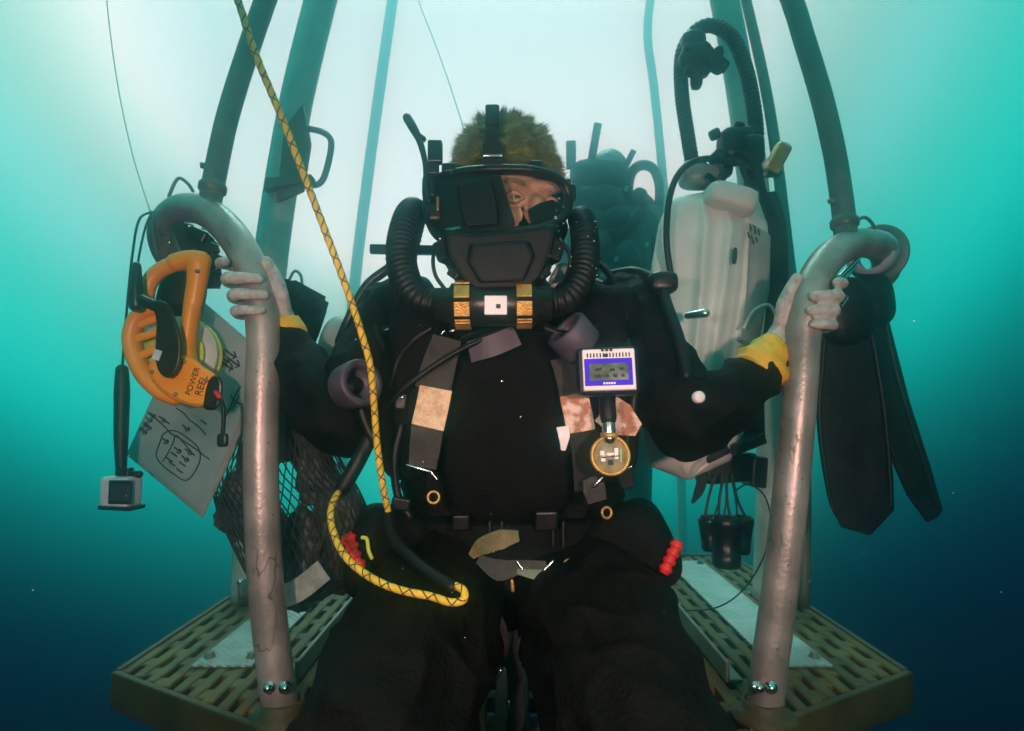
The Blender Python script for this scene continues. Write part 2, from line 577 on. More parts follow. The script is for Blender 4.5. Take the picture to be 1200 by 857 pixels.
# ------------------------------------------------------------------ the air of this place: murky water
bm = bmesh.new()
box(bm, (0, 2.2, 1.1), (5.6, 6.6, 6.1))
haze = obj('haze', bm, bpy.data.materials.new('murky_water'))
hm = haze.data.materials[0]
hm.use_nodes = True
ht = hm.node_tree
ht.nodes.clear()
ho = ht.nodes.new('ShaderNodeOutputMaterial')
pv = ht.nodes.new('ShaderNodeVolumePrincipled')
pv.inputs['Color'].default_value = (0.20, 0.60, 0.63, 1)
pv.inputs['Density'].default_value = 0.35
pv.inputs['Anisotropy'].default_value = 0.975
ht.links.new(pv.outputs[0], ho.inputs['Volume'])
haze['kind'] = 'stuff'
haze['label'] = 'murky blue green water around the divers'

# ------------------------------------------------------------------ the diving stage
def front_y(x):
    ax = abs(x)
    return 0.885 if ax < 0.33 else 0.885 + (ax - 0.33) / 0.35 * 0.195


BACK = 1.93
HALF = 0.68
stage = thing('diving_stage', 'metal diving stage with slotted olive deck and crook topped grip tubes under the seated diver', 'diving stage', (0, 1.3, 0))
ncol = 41
pitch = 2 * (HALF - 0.012) / ncol
for i in range(ncol + 1):
    x = -HALF + 0.012 + i * pitch
    bm = bmesh.new()
    y0 = front_y(x) + 0.012
    w = 0.0202
    box(bm, (x, (y0 + BACK - 0.012) / 2, -0.013), (w, BACK - 0.012 - y0, 0.026), bev=0.0025, seg=1)
    if i < ncol:
        xm = x + pitch / 2
        yy = 0.80 + (0.042 if i % 2 else 0.0) + random.uniform(-0.003, 0.003)
        ys = max(front_y(xm), front_y(x), front_y(x + pitch)) + 0.012
        while yy < BACK - 0.03:
            if yy > ys:
                box(bm, (xm, yy, -0.0135), (pitch - w + 0.006, 0.031, 0.022), bev=0.002, seg=1)
            yy += 0.084
    o = obj('deck_bar', bm, M_DECK, stage)
# skirts round the deck
def skirt(a, b, h=0.062, t=0.012):
    bm = bmesh.new()
    a, b = Vector(a), Vector(b)
    d = (b - a); L = d.length
    ang = math.atan2(d.y, d.x)
    box(bm, ((a.x + b.x) / 2, (a.y + b.y) / 2, 0.004 - h / 2), (L + 0.004, t, h), rot=(0, 0, ang), bev=0.003)
    return obj('deck_skirt', bm, M_SKIRT, stage)


skirt((-0.33, 0.885, 0), (0.33, 0.885, 0))
skirt((-HALF, 1.080, 0), (-0.336, 0.888, 0))
skirt((0.336, 0.888, 0), (HALF, 1.080, 0))
skirt((-HALF, 1.09, 0), (-HALF, BACK, 0))
skirt((HALF, 1.09, 0), (HALF, BACK, 0))
skirt((-HALF + 0.008, BACK, 0), (HALF - 0.008, BACK, 0))
# under-beams that carry the bars
for yb in (1.14, 1.48, 1.82):
    part('cross_beam', M_SKIRT, stage, box, (0, yb, -0.046), (2 * HALF - 0.03, 0.04, 0.034), bev=0.003)
# raised rails either side of the centre bay
for s in (-1, 1):
    bm = bmesh.new()
    box(bm, (s * 0.356, 1.47, 0.018), (0.007, 0.86, 0.034), bev=0.002)
    box(bm, (s * 0.370, 1.47, 0.004), (0.022, 0.86, 0.006), bev=0.0015)
    obj('centre_rail', bm, M_RAIL, stage)
    # bolted bright plates
    bm = bmesh.new()
    box(bm, (s * 0.507, 1.47, 0.0035), (0.106, 0.74, 0.005), bev=0.0015)
    pl = obj('tread_plate', bm, M_PLATE, stage)
    for bx, by in ((-0.038, -0.335), (0.038, -0.335), (-0.038, 0.335), (0.038, 0.335)):
        bm = bmesh.new()
        lathe(bm, [(0, 0.006), (0.011, 0.006), (0.011, 0.0075), (0.0085, 0.0085), (0.0085, 0.0125), (0.006, 0.015), (0, 0.0155)],
              Matrix.Translation((s * 0.507 + bx, 1.47 + by, 0)), 6)
        obj('plate_bolt', bm, M_RAIL, pl)

# bench the diver sits on
bm = bmesh.new()
box(bm, (0, 1.07, 0.075), (0.42, 0.26, 0.022), bev=0.006)
for x in (-0.17, 0.17):
    box(bm, (x, 1.07, 0.033), (0.03, 0.22, 0.062), bev=0.004)
obj('bench', bm, M_SKIRT, stage)

# grip tubes with crooked tops
LG = [at(331, 842, 0.925), at(322, 780, 0.925), at(312, 690, 0.928), at(307, 600, 0.93), at(306, 520, 0.935), at(308, 450, 0.94), at(309, 400, 0.945),
      at(304, 350, 0.95), at(289, 303, 0.96), at(265, 267, 0.98), at(236, 246, 1.01), at(208, 247, 1.05), at(191, 268, 1.09), at(196, 296, 1.13), at(216, 318, 1.16)]
RG = [at(895, 838, 0.925), at(903, 770, 0.925), at(914, 690, 0.928), at(924, 600, 0.93), at(932, 520, 0.935), at(938, 450, 0.94), at(941, 400, 0.945),
      at(947, 352, 0.95), at(962, 315, 0.97), at(985, 292, 1.0), at(1013, 285, 1.05), at(1034, 294, 1.10), at(1038, 316, 1.15), at(1022, 333, 1.18)]
part('grip_tube', M_TUBE, stage, sweep, catmull(LG, 10), 0.0255, 28, round_caps=True)
part('grip_tube', M_TUBE, stage, sweep, catmull(RG, 10), 0.0255, 28, round_caps=True)
# sockets and bolts at their feet
for P, s in ((LG, -1), (RG, 1)):
    f = P[0]
    bm = bmesh.new()
    lathe(bm, [(0.045, 0.002), (0.045, 0.008), (0.031, 0.010), (0.030, 0.026), (0.0265, 0.028), (0.0265, 0.002), (0.045, 0.002)], Matrix.Translation((f.x, f.y, 0)), 24)
    obj('tube_socket', bm, M_SKIRT, stage)
    for dx in (-0.012, 0.024):
        q = at((322, 898)[s > 0] + dx / 0.9 * FPX * -s * 0.6, 806, 0.90)
        bm = bmesh.new()
        lathe(bm, [(0, 0.012), (0.004, 0.0115), (0.0062, 0.008), (0.0062, 0.004), (0.009, 0.0035), (0.009, 0), (0, 0)], aim(q + V(0, 0.002, 0), (dx * 18, -1, 0.1)), 12)
        obj('tube_bolt', bm, M_STEEL, stage)

# uprights that rise from the crooks
LU = [at(245, 243, 1.005), at(254, 195, 1.015), at(266, 140, 1.025), at(284, 80, 1.035), at(312, -2, 1.05), at(352, -110, 1.08)]
RU = [at(992, 284, 1.012), at(987, 238, 1.025), at(978, 180, 1.035), at(963, 115, 1.04), at(942, 45, 1.05), at(926, -5, 1.06), at(885, -110, 1.09)]
for P in (LU, RU):
    up = part('upright_pole', M_POST, stage, sweep, catmull(P, 10), 0.0185, 22)
    d = (P[1] - P[0]).normalized()
    bm = bmesh.new()
    lathe(bm, [(0.019, -0.004), (0.0225, 0.0), (0.0225, 0.010), (0.0195, 0.014)], aim(P[0] + d * 0.030, d), 22)
    obj('collar', bm, M_POST, up)
    bm = bmesh.new()
    e = P[0] + d * 0.075
    lathe(bm, [(0, 0.008), (0.005, 0.007), (0.005, 0.0), (0.008, -0.001), (0.008, -0.004)], aim(e + V(-0.018, -0.004, 0), (-1, -0.3, 0)), 10)
    obj('pole_bolt', bm, M_POST, up)

# thick posts behind
LP = [at(291, 702, 1.50), at(299, 560, 1.50), at(308, 420, 1.50), at(319, 290, 1.51), at(345, 130, 1.53), at(377, -5, 1.56), at(402, -100, 1.6)]
RP = [at(901, 702, 1.50), at(905, 560, 1.50), at(901, 420, 1.50), at(890, 290, 1.51), at(872, 130, 1.53), at(848, -5, 1.56), at(826, -100, 1.6)]
RT = [at(942, 712, 1.39), at(943, 560, 1.40), at(937, 420, 1.42), at(924, 300, 1.45), at(902, 130, 1.52), at(873, -5, 1.60), at(850, -100, 1.66)]
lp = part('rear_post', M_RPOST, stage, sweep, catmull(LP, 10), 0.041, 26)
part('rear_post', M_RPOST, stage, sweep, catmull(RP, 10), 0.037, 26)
part('rear_post', M_POST, stage, sweep, catmull(RT, 10), 0.0135, 16)
# bracket and D handle on the left post
bm = bmesh.new()
c = at(348, 170, 1.50)
prism(bm, [(-0.035, -0.13), (0.03, -0.10), (0.045, 0.02), (0.025, 0.12), (-0.02, 0.06)], -0.008, 0.008, facing(at(343, 178, 1.475)), 0.002)
prism(bm, [(-0.05, -0.02), (0.06, 0.0), (0.065, 0.018), (-0.045, 0.01)], -0.02, 0.02, facing(at(336, 216, 1.47)), 0.002)
obj('bracket', bm, M_POST, stage)
part('d_handle', M_POST, stage, sweep, catmull([at(356, 150, 1.49), at(378, 155, 1.49), at(388, 166, 1.49), at(385, 190, 1.49), at(378, 211, 1.49), at(368, 217, 1.49), at(352, 212, 1.49)], 8), 0.0078, 10)
# short stub post with a bolt on the left deck
bm = bmesh.new()
sweep(bm, [at(284, 706, 1.42), at(283, 684, 1.42)], 0.009, 10)
obj('stub_post', bm, M_POST, stage)
part('stub_bolt', M_STEEL, stage, ellipsoid, at(282, 682, 1.42), (0.008, 0.008, 0.008), sub=2)

# ------------------------------------------------------------------ the stage behind, deep in the murk
rear = thing('diving_stage', 'pale fogged poles of the second diving stage far behind the seated diver', 'diving stage', (0, 4.0, -0.92))
bm = bmesh.new()
box(bm, (0, 4.15, -0.94), (2.1, 2.4, 0.04), bev=0.004)
obj('deck', bm, M_DECK, rear)
part('step', M_SKIRT, rear, box, (0.50, 3.25, -0.68), (0.7, 0.5, 0.48), bev=0.01)
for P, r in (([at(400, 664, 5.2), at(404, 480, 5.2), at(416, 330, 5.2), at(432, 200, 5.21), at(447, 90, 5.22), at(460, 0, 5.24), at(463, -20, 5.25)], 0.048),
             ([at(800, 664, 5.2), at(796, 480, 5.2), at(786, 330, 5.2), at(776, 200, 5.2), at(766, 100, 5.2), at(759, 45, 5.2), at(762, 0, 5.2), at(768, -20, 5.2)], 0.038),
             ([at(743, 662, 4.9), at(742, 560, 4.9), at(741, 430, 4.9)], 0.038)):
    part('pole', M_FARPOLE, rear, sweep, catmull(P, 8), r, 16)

# ------------------------------------------------------------------ bodies
def superell(bm, c, r, e=0.6, rot=None, sub=4):
    """Rounded block: a sphere pushed towards a box."""
    from mathutils import Euler
    b2 = bmesh.new()
    bmesh.ops.create_icosphere(b2, subdivisions=sub, radius=1.0)
    R = Euler(rot).to_matrix() if rot else Matrix.Identity(3)
    for v in b2.verts:
        p = [math.copysign(abs(k) ** e, k) for k in v.co]
        v.co = R @ Vector((p[0] * r[0], p[1] * r[1], p[2] * r[2])) + Vector(c)
    for f in b2.faces:
        f.smooth = True
    merge(bm, b2)


def loft(bm, rings, seg=28, e=0.85):
    """Closed loft: rings of (centre, rx, ry), squarish ellipse sections lying flat."""
    rr = []
    for c, rx, ry in rings:
        ring = []
        for k in range(seg):
            a = 2 * math.pi * k / seg
            ca, sa = math.cos(a), math.sin(a)
            ring.append(bm.verts.new(Vector(c) + Vector((math.copysign(abs(ca) ** e, ca) * rx, math.copysign(abs(sa) ** e, sa) * ry, 0))))
        rr.append(ring)
    for a, b in zip(rr[:-1], rr[1:]):
        for k in range(seg):
            bm.faces.new((a[k], a[(k + 1) % seg], b[(k + 1) % seg], b[k]))
    bm.faces.new(list(reversed(rr[0]))); bm.faces.new(rr[-1])


def make_body(name, chains, lofts, blobs, voxel, mats, parent, wrinkle=0.0, smooth_it=3):
    """One continuous body surface from joints with radii; material by nearest limb. chains: (material index, points, radii)."""
    bm = bmesh.new()
    for mi, pts, rad in chains:
        path = catmull(pts, 6) if len(pts) > 2 else [Vector(pts[0]).lerp(Vector(pts[1]), i / 6) for i in range(7)]
        sweep(bm, path, rad, 16, round_caps=True)
    for rings in lofts:
        loft(bm, rings)
    for mi, c, r in blobs:
        ellipsoid(bm, c, r, sub=3)
    bmesh.ops.recalc_face_normals(bm, faces=bm.faces[:])
    me = bpy.data.meshes.new('tmp'); bm.to_mesh(me); bm.free()
    o = bpy.data.objects.new('tmp', me); C.objects.link(o)
    md = o.modifiers.new('r', 'REMESH'); md.mode = 'VOXEL'; md.voxel_size = voxel; md.adaptivity = 0.0
    if smooth_it:
        sm = o.modifiers.new('s', 'SMOOTH'); sm.factor = 0.5; sm.iterations = smooth_it
    dg = bpy.context.evaluated_depsgraph_get()
    nm = bpy.data.meshes.new_from_object(o.evaluated_get(dg))
    bpy.data.objects.remove(o); bpy.data.meshes.remove(me)
    n = len(nm.polygons)
    co = np.empty(n * 3); nm.polygons.foreach_get('center', co); co = co.reshape(-1, 3)
    best = np.full(n, 0.012); idx = np.zeros(n, int)
    for mi, pts, rad in chains:
        path = catmull(pts, 10) if len(pts) > 2 else [Vector(pts[0]).lerp(Vector(pts[1]), i / 10) for i in range(11)]
        for i, p in enumerate(path):
            t = i / (len(path) - 1) * (len(rad) - 1); j = min(int(t), len(rad) - 2)
            r = rad[j] + (rad[j + 1] - rad[j]) * (t - j)
            dd = np.linalg.norm(co - np.array(p), axis=1) - r
            k = dd < best
            best[k] = dd[k]; idx[k] = mi
    for mi, c, r in blobs:
        dd = (np.linalg.norm((co - np.array(c)) / np.array(r), axis=1) - 1) * min(r)
        k = dd < best
        best[k] = dd[k]; idx[k] = mi
    nm.materials.clear()
    for m in mats:
        nm.materials.append(m)
    nm.polygons.foreach_set('material_index', idx.astype(np.int32))
    nm.polygons.foreach_set('use_smooth', np.ones(n, bool))
    if wrinkle:
        vs = len(nm.vertices)
        vc = np.empty(vs * 3); nm.vertices.foreach_get('co', vc); vc = vc.reshape(-1, 3)
        vn = np.empty(vs * 3); nm.vertex_normals.foreach_get('vector', vn); vn = vn.reshape(-1, 3)
        vmask = np.zeros(vs)
        for p in nm.polygons:
            if p.material_index in (0, 3):
                for vi in p.vertices:
                    vmask[vi] = 1
        for i in np.nonzero(vmask)[0]:
            p = Vector(vc[i])
            q = Vector((p.x * 9, p.y * 9, p.z * 16))
            w = mnoise.noise(q) + 0.5 * mnoise.noise(q * 2.3)
            fold = 1.0 - abs(mnoise.noise(Vector((p.x * 14 + p.z * 9, p.y * 12, p.z * 17 - p.x * 6)))) * 2.2
            vc[i] += vn[i] * wrinkle * (0.8 * w + 0.9 * max(fold, -0.4))
        nm.vertices.foreach_set('co', vc.ravel())
    nm.transform(Matrix.Translation(-root_loc(parent)))
    o = bpy.data.objects.new(name, nm); C.objects.link(o); o.parent = parent
    return o


# ------------------------------------------------------------------ the seated diver
diver = thing('person', 'diver in a black suit and full face mask sitting on the stage, gripping both tubes', 'person', (0, 1.0, 0.09))
HC = at(593, 219, 0.965)                                   # head centre
SUIT, SKIN, GLOVE, TROUS = 0, 1, 2, 3
ch = []
# arms
ch.append((SUIT, [at(470, 372, 1.03), at(440, 425, 0.99), at(396, 490, 0.945)], [0.070, 0.062, 0.054]))
ch.append((SUIT, [at(396, 490, 0.945), at(366, 455, 0.96), at(335, 402, 0.985)], [0.054, 0.047, 0.034]))
ch.append((SUIT, [at(730, 372, 1.03), at(765, 435, 0.97), at(803, 490, 0.92)], [0.070, 0.062, 0.054]))
ch.append((SUIT, [at(803, 490, 0.92), at(855, 468, 0.935), at(896, 434, 0.955)], [0.054, 0.047, 0.036]))
# neck
ch.append((SUIT, [at(597, 400, 1.04), at(597, 330, 1.01)], [0.075, 0.062]))
# legs: thighs come towards the camera, shins hang over the front edge
for s in (-1, 1):
    ch.append((TROUS, [V(s * 0.10, 1.06, 0.185), V(s * 0.120, 0.86, 0.150), V(s * 0.138, 0.66, 0.085)], [0.100, 0.104, 0.090]))
    ch.append((TROUS, [V(s * 0.145, 0.66, 0.085), V(s * 0.150, 0.64, -0.12), V(s * 0.155, 0.66, -0.34)], [0.088, 0.072, 0.055]))
    ch.append((TROUS, [V(s * 0.155, 0.66, -0.36), V(s * 0.165, 0.56, -0.40), V(s * 0.17, 0.48, -0.405)], [0.050, 0.042, 0.030]))
# hands
def hand(tx, Yt, wrist, sgn, ys, tips):
    """Fingers wrap round the outside of the tube (sgn = side of the tube the fingers pass) and close on its front."""
    r = 0.0255
    Pc = lambda a, y, dr: at(tx(y), y, Yt) + V(sgn * math.sin(a) * (r + dr), math.cos(a) * (r + dr), 0)
    for k, (y, tip, fr) in enumerate(zip(ys, tips, (0.0090, 0.0094, 0.0091, 0.0082))):
        angs = [0.15 + (tip - 0.15) * i / 6 for i in range(7)]
        pts = [Pc(a, y - 3.0 + 1.5 * k + ((5.5 - 1.8 * k) * (i / 6)), 0.0088 + (0.0030 if i in (2, 4) else 0) + (0.0016 if k == 1 else 0)) for i, a in enumerate(angs)]
        ch.append((GLOVE, pts, [fr * 1.06, fr * 1.05, fr * 1.08, fr * 0.99, fr * 1.04, fr * 0.97, fr * 0.86]))
    ym = sum(ys) / 4
    # palm behind the tube
    for k in range(4):
        ch.append((GLOVE, [Pc(0.25, ys[k] - 2, 0.011), Pc(-0.35, ys[k] * 0.75 + ym * 0.25 + 4, 0.013), Pc(-0.55, ys[k] * 0.4 + ym * 0.6 + 26, 0.014)], [0.011, 0.013, 0.014]))
    ch.append((GLOVE, [wrist, Pc(-0.55, ym + 26, 0.014)], [0.026, 0.020]))
    # thumb up the inner side
    ch.append((GLOVE, [Pc(-0.75, ym + 30, 0.012), Pc(-1.25, ym + 12, 0.011), Pc(-1.42, ym - 2, 0.012), Pc(-1.47, ym - 16, 0.0105), Pc(-1.58, ym - 31, 0.0095)], [0.0155, 0.0128, 0.0132, 0.0108, 0.0098]))


def tube_x(P):
    pp = catmull(P, 10)
    def f(y):
        best = min(pp, key=lambda p: abs((CAM.z + (428.5 - y) / FPX * p.y + p.y * math.tan(PITCH)) - p.z) + (10 if p.y > 1.0 else 0))
        return 600 + best.x / best.y * FPX
    return f


hand(tube_x(LG), 0.95, at(337, 398, 0.985), -1, (309, 330, 348, 366), (2.5, 3.75, 3.85, 3.6))
hand(tube_x(RG), 0.95, at(900, 425, 0.96), 1, (333, 350, 366, 382), (2.6, 3.5, 3.5, 3.3))
lofts = [[(V(0, 1.07, 0.095), 0.13, 0.10), (V(0, 1.06, 0.13), 0.175, 0.135), (V(0, 1.06, 0.22), 0.185, 0.135), (V(0, 1.055, 0.32), 0.180, 0.120), (V(0, 1.05, 0.42), 0.190, 0.120),
          (V(0, 1.05, 0.52), 0.200, 0.120), (V(0, 1.06, 0.58), 0.185, 0.105), (V(0, 1.06, 0.63), 0.13, 0.085), (V(0, 1.05, 0.66), 0.07, 0.065)]]
FT = math.radians(28)
def fv(x, y, z):
    return V(x * math.cos(FT) - y * math.sin(FT), x * math.sin(FT) + y * math.cos(FT), z)
blobs = [(SKIN, HC, (0.080, 0.098, 0.101)), (SUIT, HC + fv(0.0, -0.033, -0.078), (0.058, 0.060, 0.062)), (SKIN, HC + fv(0.0, -0.02, -0.045), (0.070, 0.078, 0.050)),      # skull, jaw
         (SKIN, HC + fv(0.0, -0.080, -0.028), (0.056, 0.017, 0.012)),                                           # brow
         (SKIN, HC + fv(0.0, -0.098, -0.068), (0.014, 0.020, 0.024)),                                           # nose
         (SUIT, HC + fv(0.042, -0.060, -0.085), (0.026, 0.020, 0.020)), (SKIN, HC + fv(-0.042, -0.072, -0.080), (0.026, 0.020, 0.020)),
         (SKIN, HC + V(0.080, 0.006, -0.018), (0.010, 0.018, 0.030)), (SKIN, HC + V(-0.080, 0.006, -0.018), (0.010, 0.018, 0.030))]
make_body('body', ch, lofts, blobs, 0.0036, [M_SUIT, M_SKIN, M_HAND, M_TROUSER], diver, wrinkle=0.0105, smooth_it=1)
# eyes
M_EYE = mat('eye_white', (0.30, 0.25, 0.23), (0.38, 0.33, 0.30), 30, 0.2)
M_IRIS = mat('iris', (0.03, 0.025, 0.02), (0.07, 0.06, 0.05), 200, 0.15)
for ex in (-0.031, 0.031):
    c = HC + fv(ex, -0.0865, -0.052)
    eye = part('eye', M_EYE, diver, ellipsoid, c, (0.0108, 0.0108, 0.0092), sub=3)
    part('iris', M_IRIS, eye, ellipsoid, c + V(0.0042, -0.0088, -0.001), (0.0052, 0.003, 0.0052), sub=2)
    bm = bmesh.new()
    sweep(bm, catmull([c + V(-0.013, -0.005, 0.001), c + V(0, -0.0100, 0.0058), c + V(0.013, -0.005, 0.000)], 6), [0.003, 0.0046, 0.003], 8, round_caps=True)
    sweep(bm, catmull([c + V(-0.013, -0.005, -0.001), c + V(0, -0.0096, -0.0064), c + V(0.013, -0.005, 0.0)], 6), [0.0025, 0.0036, 0.0025], 8, round_caps=True)
    obj('eyelid', bm, M_SKIN, eye)
    bm = bmesh.new()
    for i in range(70):
        t = random.random()
        p = c + V(-0.018 + 0.036 * t, -0.014 + 0.012 * abs(t - 0.5), 0.017 + 0.006 * math.sin(t * 3) + random.uniform(-0.003, 0.003))
        sweep(bm, [p, p + V(0.006 if ex > 0 else -0.006, -0.0015, 0.002)], [0.0005, 0.0001], 4, caps=False)
    obj('eyebrow', bm, M_HAIR, diver)
# hair: short tousled strands rooted on the scalp
def scalp(a, zz):
    rr = math.sqrt(max(0, 1 - zz * zz))
    return V(rr * math.cos(a), rr * math.sin(a), zz)
clumps = []
while len(clumps) < 300:
    n = scalp(random.uniform(0, 2 * math.pi), random.uniform(-0.2, 1.0))
    p = HC + V(n.x * 0.080, n.y * 0.098, n.z * 0.101)
    part_x = n.x + 0.30                                        # a parting left of the crown
    lean = V(0.9 * (1 if part_x > 0 else -0.8), -0.35, 0.25) + V(random.gauss(0, 0.45), random.gauss(0, 0.35), random.gauss(0, 0.35))
    if n.y < -0.2 and n.z < 0.6:
        lean += V(0, -0.2, -0.9)
    L = random.uniform(0.010, 0.019) * (1.15 if n.x < -0.15 and n.z > 0.4 else 1.0)
    up = random.uniform(0.35, 0.75) if n.z > 0.35 else random.uniform(0.25, 0.5)
    d1 = (n * up + lean * 0.55).normalized(); d2 = (n * up * 0.35 + lean * 0.8 - V(0, 0, 0.2)).normalized()
    clumps.append((p, p + d1 * L * 0.6 + d2 * L * 0.5, d1, L))
cp = np.array([list(c[0]) for c in clumps])
bm = bmesh.new()
ns = 0
while ns < 22000:
    n = scalp(random.uniform(0, 2 * math.pi), random.uniform(-0.25, 1.0))
    if n.y < -0.15 and n.z < -0.06:
        continue
    ns += 1
    p = HC + V(n.x * 0.080, n.y * 0.098, n.z * 0.101)
    dd = ((cp - np.array(p)) ** 2).sum(1)
    k = int(dd.argmin())
    c0, tip, d1, L = clumps[k]
    off = p - c0
    q2 = tip + off * 0.62 + V(random.gauss(0, 1), random.gauss(0, 1), random.gauss(0, 1)) * 0.0036
    q1 = p.lerp(q2, 0.5) + d1 * L * 0.12
    side = d1.cross(V(random.uniform(-1, 1), random.uniform(-1, 1), random.uniform(-1, 1))).normalized() * random.uniform(0.0004, 0.0008)
    v = [bm.verts.new(x) for x in (p - side, p + side, q1 - side * 0.8, q1 + side * 0.8, q2)]
    bm.faces.new((v[0], v[1], v[3], v[2])); bm.faces.new((v[2], v[3], v[4]))
hair = obj('hair', bm, M_HAIR, diver, fix=False)
hair['label'] = 'short tousled fair hair'
bm = bmesh.new()
ellipsoid(bm, HC + V(0, 0.001, 0.003), (0.0825, 0.1005, 0.1015), sub=4)
bmesh.ops.delete(bm, geom=[v for v in bm.verts if v.co.z < HC.z + (-0.012 if v.co.y < HC.y - 0.03 else -0.04)], context='VERTS')
obj('scalp_hair', bm, M_HAIR, diver)

# cuffs
def cuff(pts, rad, m, ragged=0.004):
    bm = bmesh.new()
    path = catmull(pts, 10)
    rings = sweep(bm, path, rad, 26, caps=True)
    for ring in rings:
        for v in ring:
            v.co += Vector((mnoise.noise(v.co * 60), mnoise.noise(v.co * 60 + V(3, 0, 0)), mnoise.noise(v.co * 60 + V(0, 3, 0)))) * ragged
    return obj('wrist_cuff', bm, m, diver)


cuff([at(341, 404, 0.985), at(336, 392, 0.985), at(332, 378, 0.987)], [0.030, 0.033, 0.029], M_YEL, 0.003)
cuff([at(886, 438, 0.950), at(896, 424, 0.953), at(907, 405, 0.962)], [0.040, 0.042, 0.033, 0.027], M_YEL, 0.006)
# arm valve and seam rings on the suit
bm = bmesh.new()
lathe(bm, [(0, 0.010), (0.006, 0.010), (0.0085, 0.008), (0.0085, 0.0)], aim(at(817, 466, 0.868), (0.15, -1, 0.1)), 16)
obj('arm_valve', bm, M_WHITE, diver)

FN = (0, -1, 0)
# front pads of the harness and the chest bib
HAR = diver
def pad(name, c, r, e, rot, m, label=None):
    o = part(name, m, HAR, superell, c, r, e, rot)
    if label: o['label'] = label
    return o
pad('chest_pad', at(596, 500, 0.945), (0.105, 0.045, 0.150), 0.55, (0.05, 0, 0), M_SUIT)
pad('shoulder_pad', at(486, 450, 0.945), (0.048, 0.050, 0.150), 0.6, (0.12, 0.10, 0), M_SUIT)
pad('shoulder_pad', at(706, 450, 0.945), (0.048, 0.050, 0.150), 0.6, (0.12, -0.10, 0), M_SUIT)
pad('collar_roll', at(470, 372, 0.985), (0.060, 0.055, 0.052), 0.75, (0, 0.5, 0), M_SUIT)
pad('collar_roll', at(716, 375, 0.985), (0.055, 0.055, 0.052), 0.75, (0, -0.5, 0), M_SUIT)
# waist belt and pockets
bm = bmesh.new()
loft(bm, [(V(0, 1.05, 0.222), 0.192, 0.152), (V(0, 1.05, 0.226), 0.200, 0.160), (V(0, 1.05, 0.283), 0.200, 0.158), (V(0, 1.05, 0.287), 0.190, 0.150)], 40, 0.8)
obj('waist_belt', bm, M_SUIT, diver)
for x0 in (574, 588, 648, 660):
    part('belt_slot', M_BLACK, diver, box, at(x0, 626, 0.884), (0.004, 0.004, 0.036), bev=0.001)
pk1 = pad('hip_pocket', at(452, 648, 0.93), (0.055, 0.050, 0.068), 0.5, (0, 0.25, 0.25), M_SUIT)
pk2 = pad('hip_pocket', at(738, 645, 0.93), (0.066, 0.050, 0.066), 0.5, (0, -0.45, -0.25), M_SUIT)
part('pocket_corner', M_SUIT, diver, superell, at(768, 622, 0.92), (0.018, 0.020, 0.020), 0.5, (0, -0.5, 0))
# straps on the front
def strap(name, m, pts, w, nrm=FN, t=0.0035, label=None, n=6):
    bm = bmesh.new()
    strip(bm, pts, [nrm], w, t, n) if not isinstance(nrm, list) else strip(bm, pts, nrm, w, t, n)
    o = obj(name, bm, m, diver)
    if label: o['label'] = label
    return o
strap('harness_strap', M_GREYWEB, [at(524, 396, 0.885), at(514, 430, 0.880), at(507, 458, 0.879)], [px(34, .88), px(40, .88), px(42, .88)])
strap('reflective_patch', M_REFLECT, [at(511, 455, 0.876), at(506, 480, 0.876), at(501, 501, 0.876)], px(38, .88), label='tan reflective patch')
strap('harness_strap', M_GREYWEB, [at(501, 500, 0.879), at(498, 525, 0.880), at(495, 548, 0.884)], [px(37, .88), px(36, .88), px(32, .88)])
strap('harness_strap', M_GREYWEB, [at(664, 418, 0.885), at(670, 440, 0.880), at(674, 464, 0.880)], [px(40, .88), px(38, .88), px(36, .88)])
strap('reflective_patch', M_STAIN, [at(672, 462, 0.876), at(677, 484, 0.874), at(681, 506, 0.876)], px(33, .88), label='rust stained white patch')
strap('reflective_patch', M_STAIN, [at(708, 478, 0.872), at(728, 492, 0.870), at(748, 504, 0.872)], [px(38, .87), px(40, .87), px(16, .87)], label='stained patch behind the gauge')
strap('strap_flap', M_WHITE, [at(659, 500, 0.872), at(661, 512, 0.868), at(660, 528, 0.872)], [px(14, .87), px(13, .87), px(5, .87)])
strap('harness_strap', M_WEB, [at(684, 505, 0.882), at(688, 540, 0.884), at(690, 575, 0.89)], px(34, .88))
strap('strap_flap', M_GREYWEB, [at(690, 560, 0.870), at(696, 573, 0.866), at(700, 588, 0.87)], [px(16, .87), px(26, .87), px(22, .87)])
# buckles and rings
def bar(name, a, b, r, m=None):
    return part(name, m or M_STEEL, diver, sweep, [a, b], r, 10, round_caps=True)
def ring(name, c, R, r, m, n=(0, -1, 0.15), seg=20, e=1.0):
    M = aim(c, n)
    pts = [M @ V(R * math.cos(2 * math.pi * i / seg), R * e * math.sin(2 * math.pi * i / seg), 0) for i in range(seg + 1)]
    return part(name, m, diver, sweep, pts, r, 8, caps=False)
bar('strap_buckle', at(477, 545, 0.870), at(505, 553, 0.868), 0.0020)
bar('strap_buckle', at(505, 553, 0.868), at(512, 562, 0.868), 0.0016)
ring('d_ring', at(508, 583, 0.868), 0.0080, 0.0020, M_GOLD)
ring('d_ring', at(711, 601, 0.872), 0.0075, 0.0020, M_GOLD, (0.4, -1, 0.1))
bar('strap_buckle', at(696, 570, 0.860), at(706, 560, 0.858), 0.0022)
ring('d_ring', at(544, 664, 0.862), 0.0075, 0.0018, M_GOLD, (-0.2, -1, 0.9))
ring('d_ring', at(668, 663, 0.862), 0.0085, 0.0020, M_GOLD, (0.2, -1, 0.7))
bar('belt_buckle', at(606, 658, 0.858), at(612, 667, 0.855), 0.0018)
bar('belt_buckle', at(638, 668, 0.855), at(648, 658, 0.858), 0.0022)
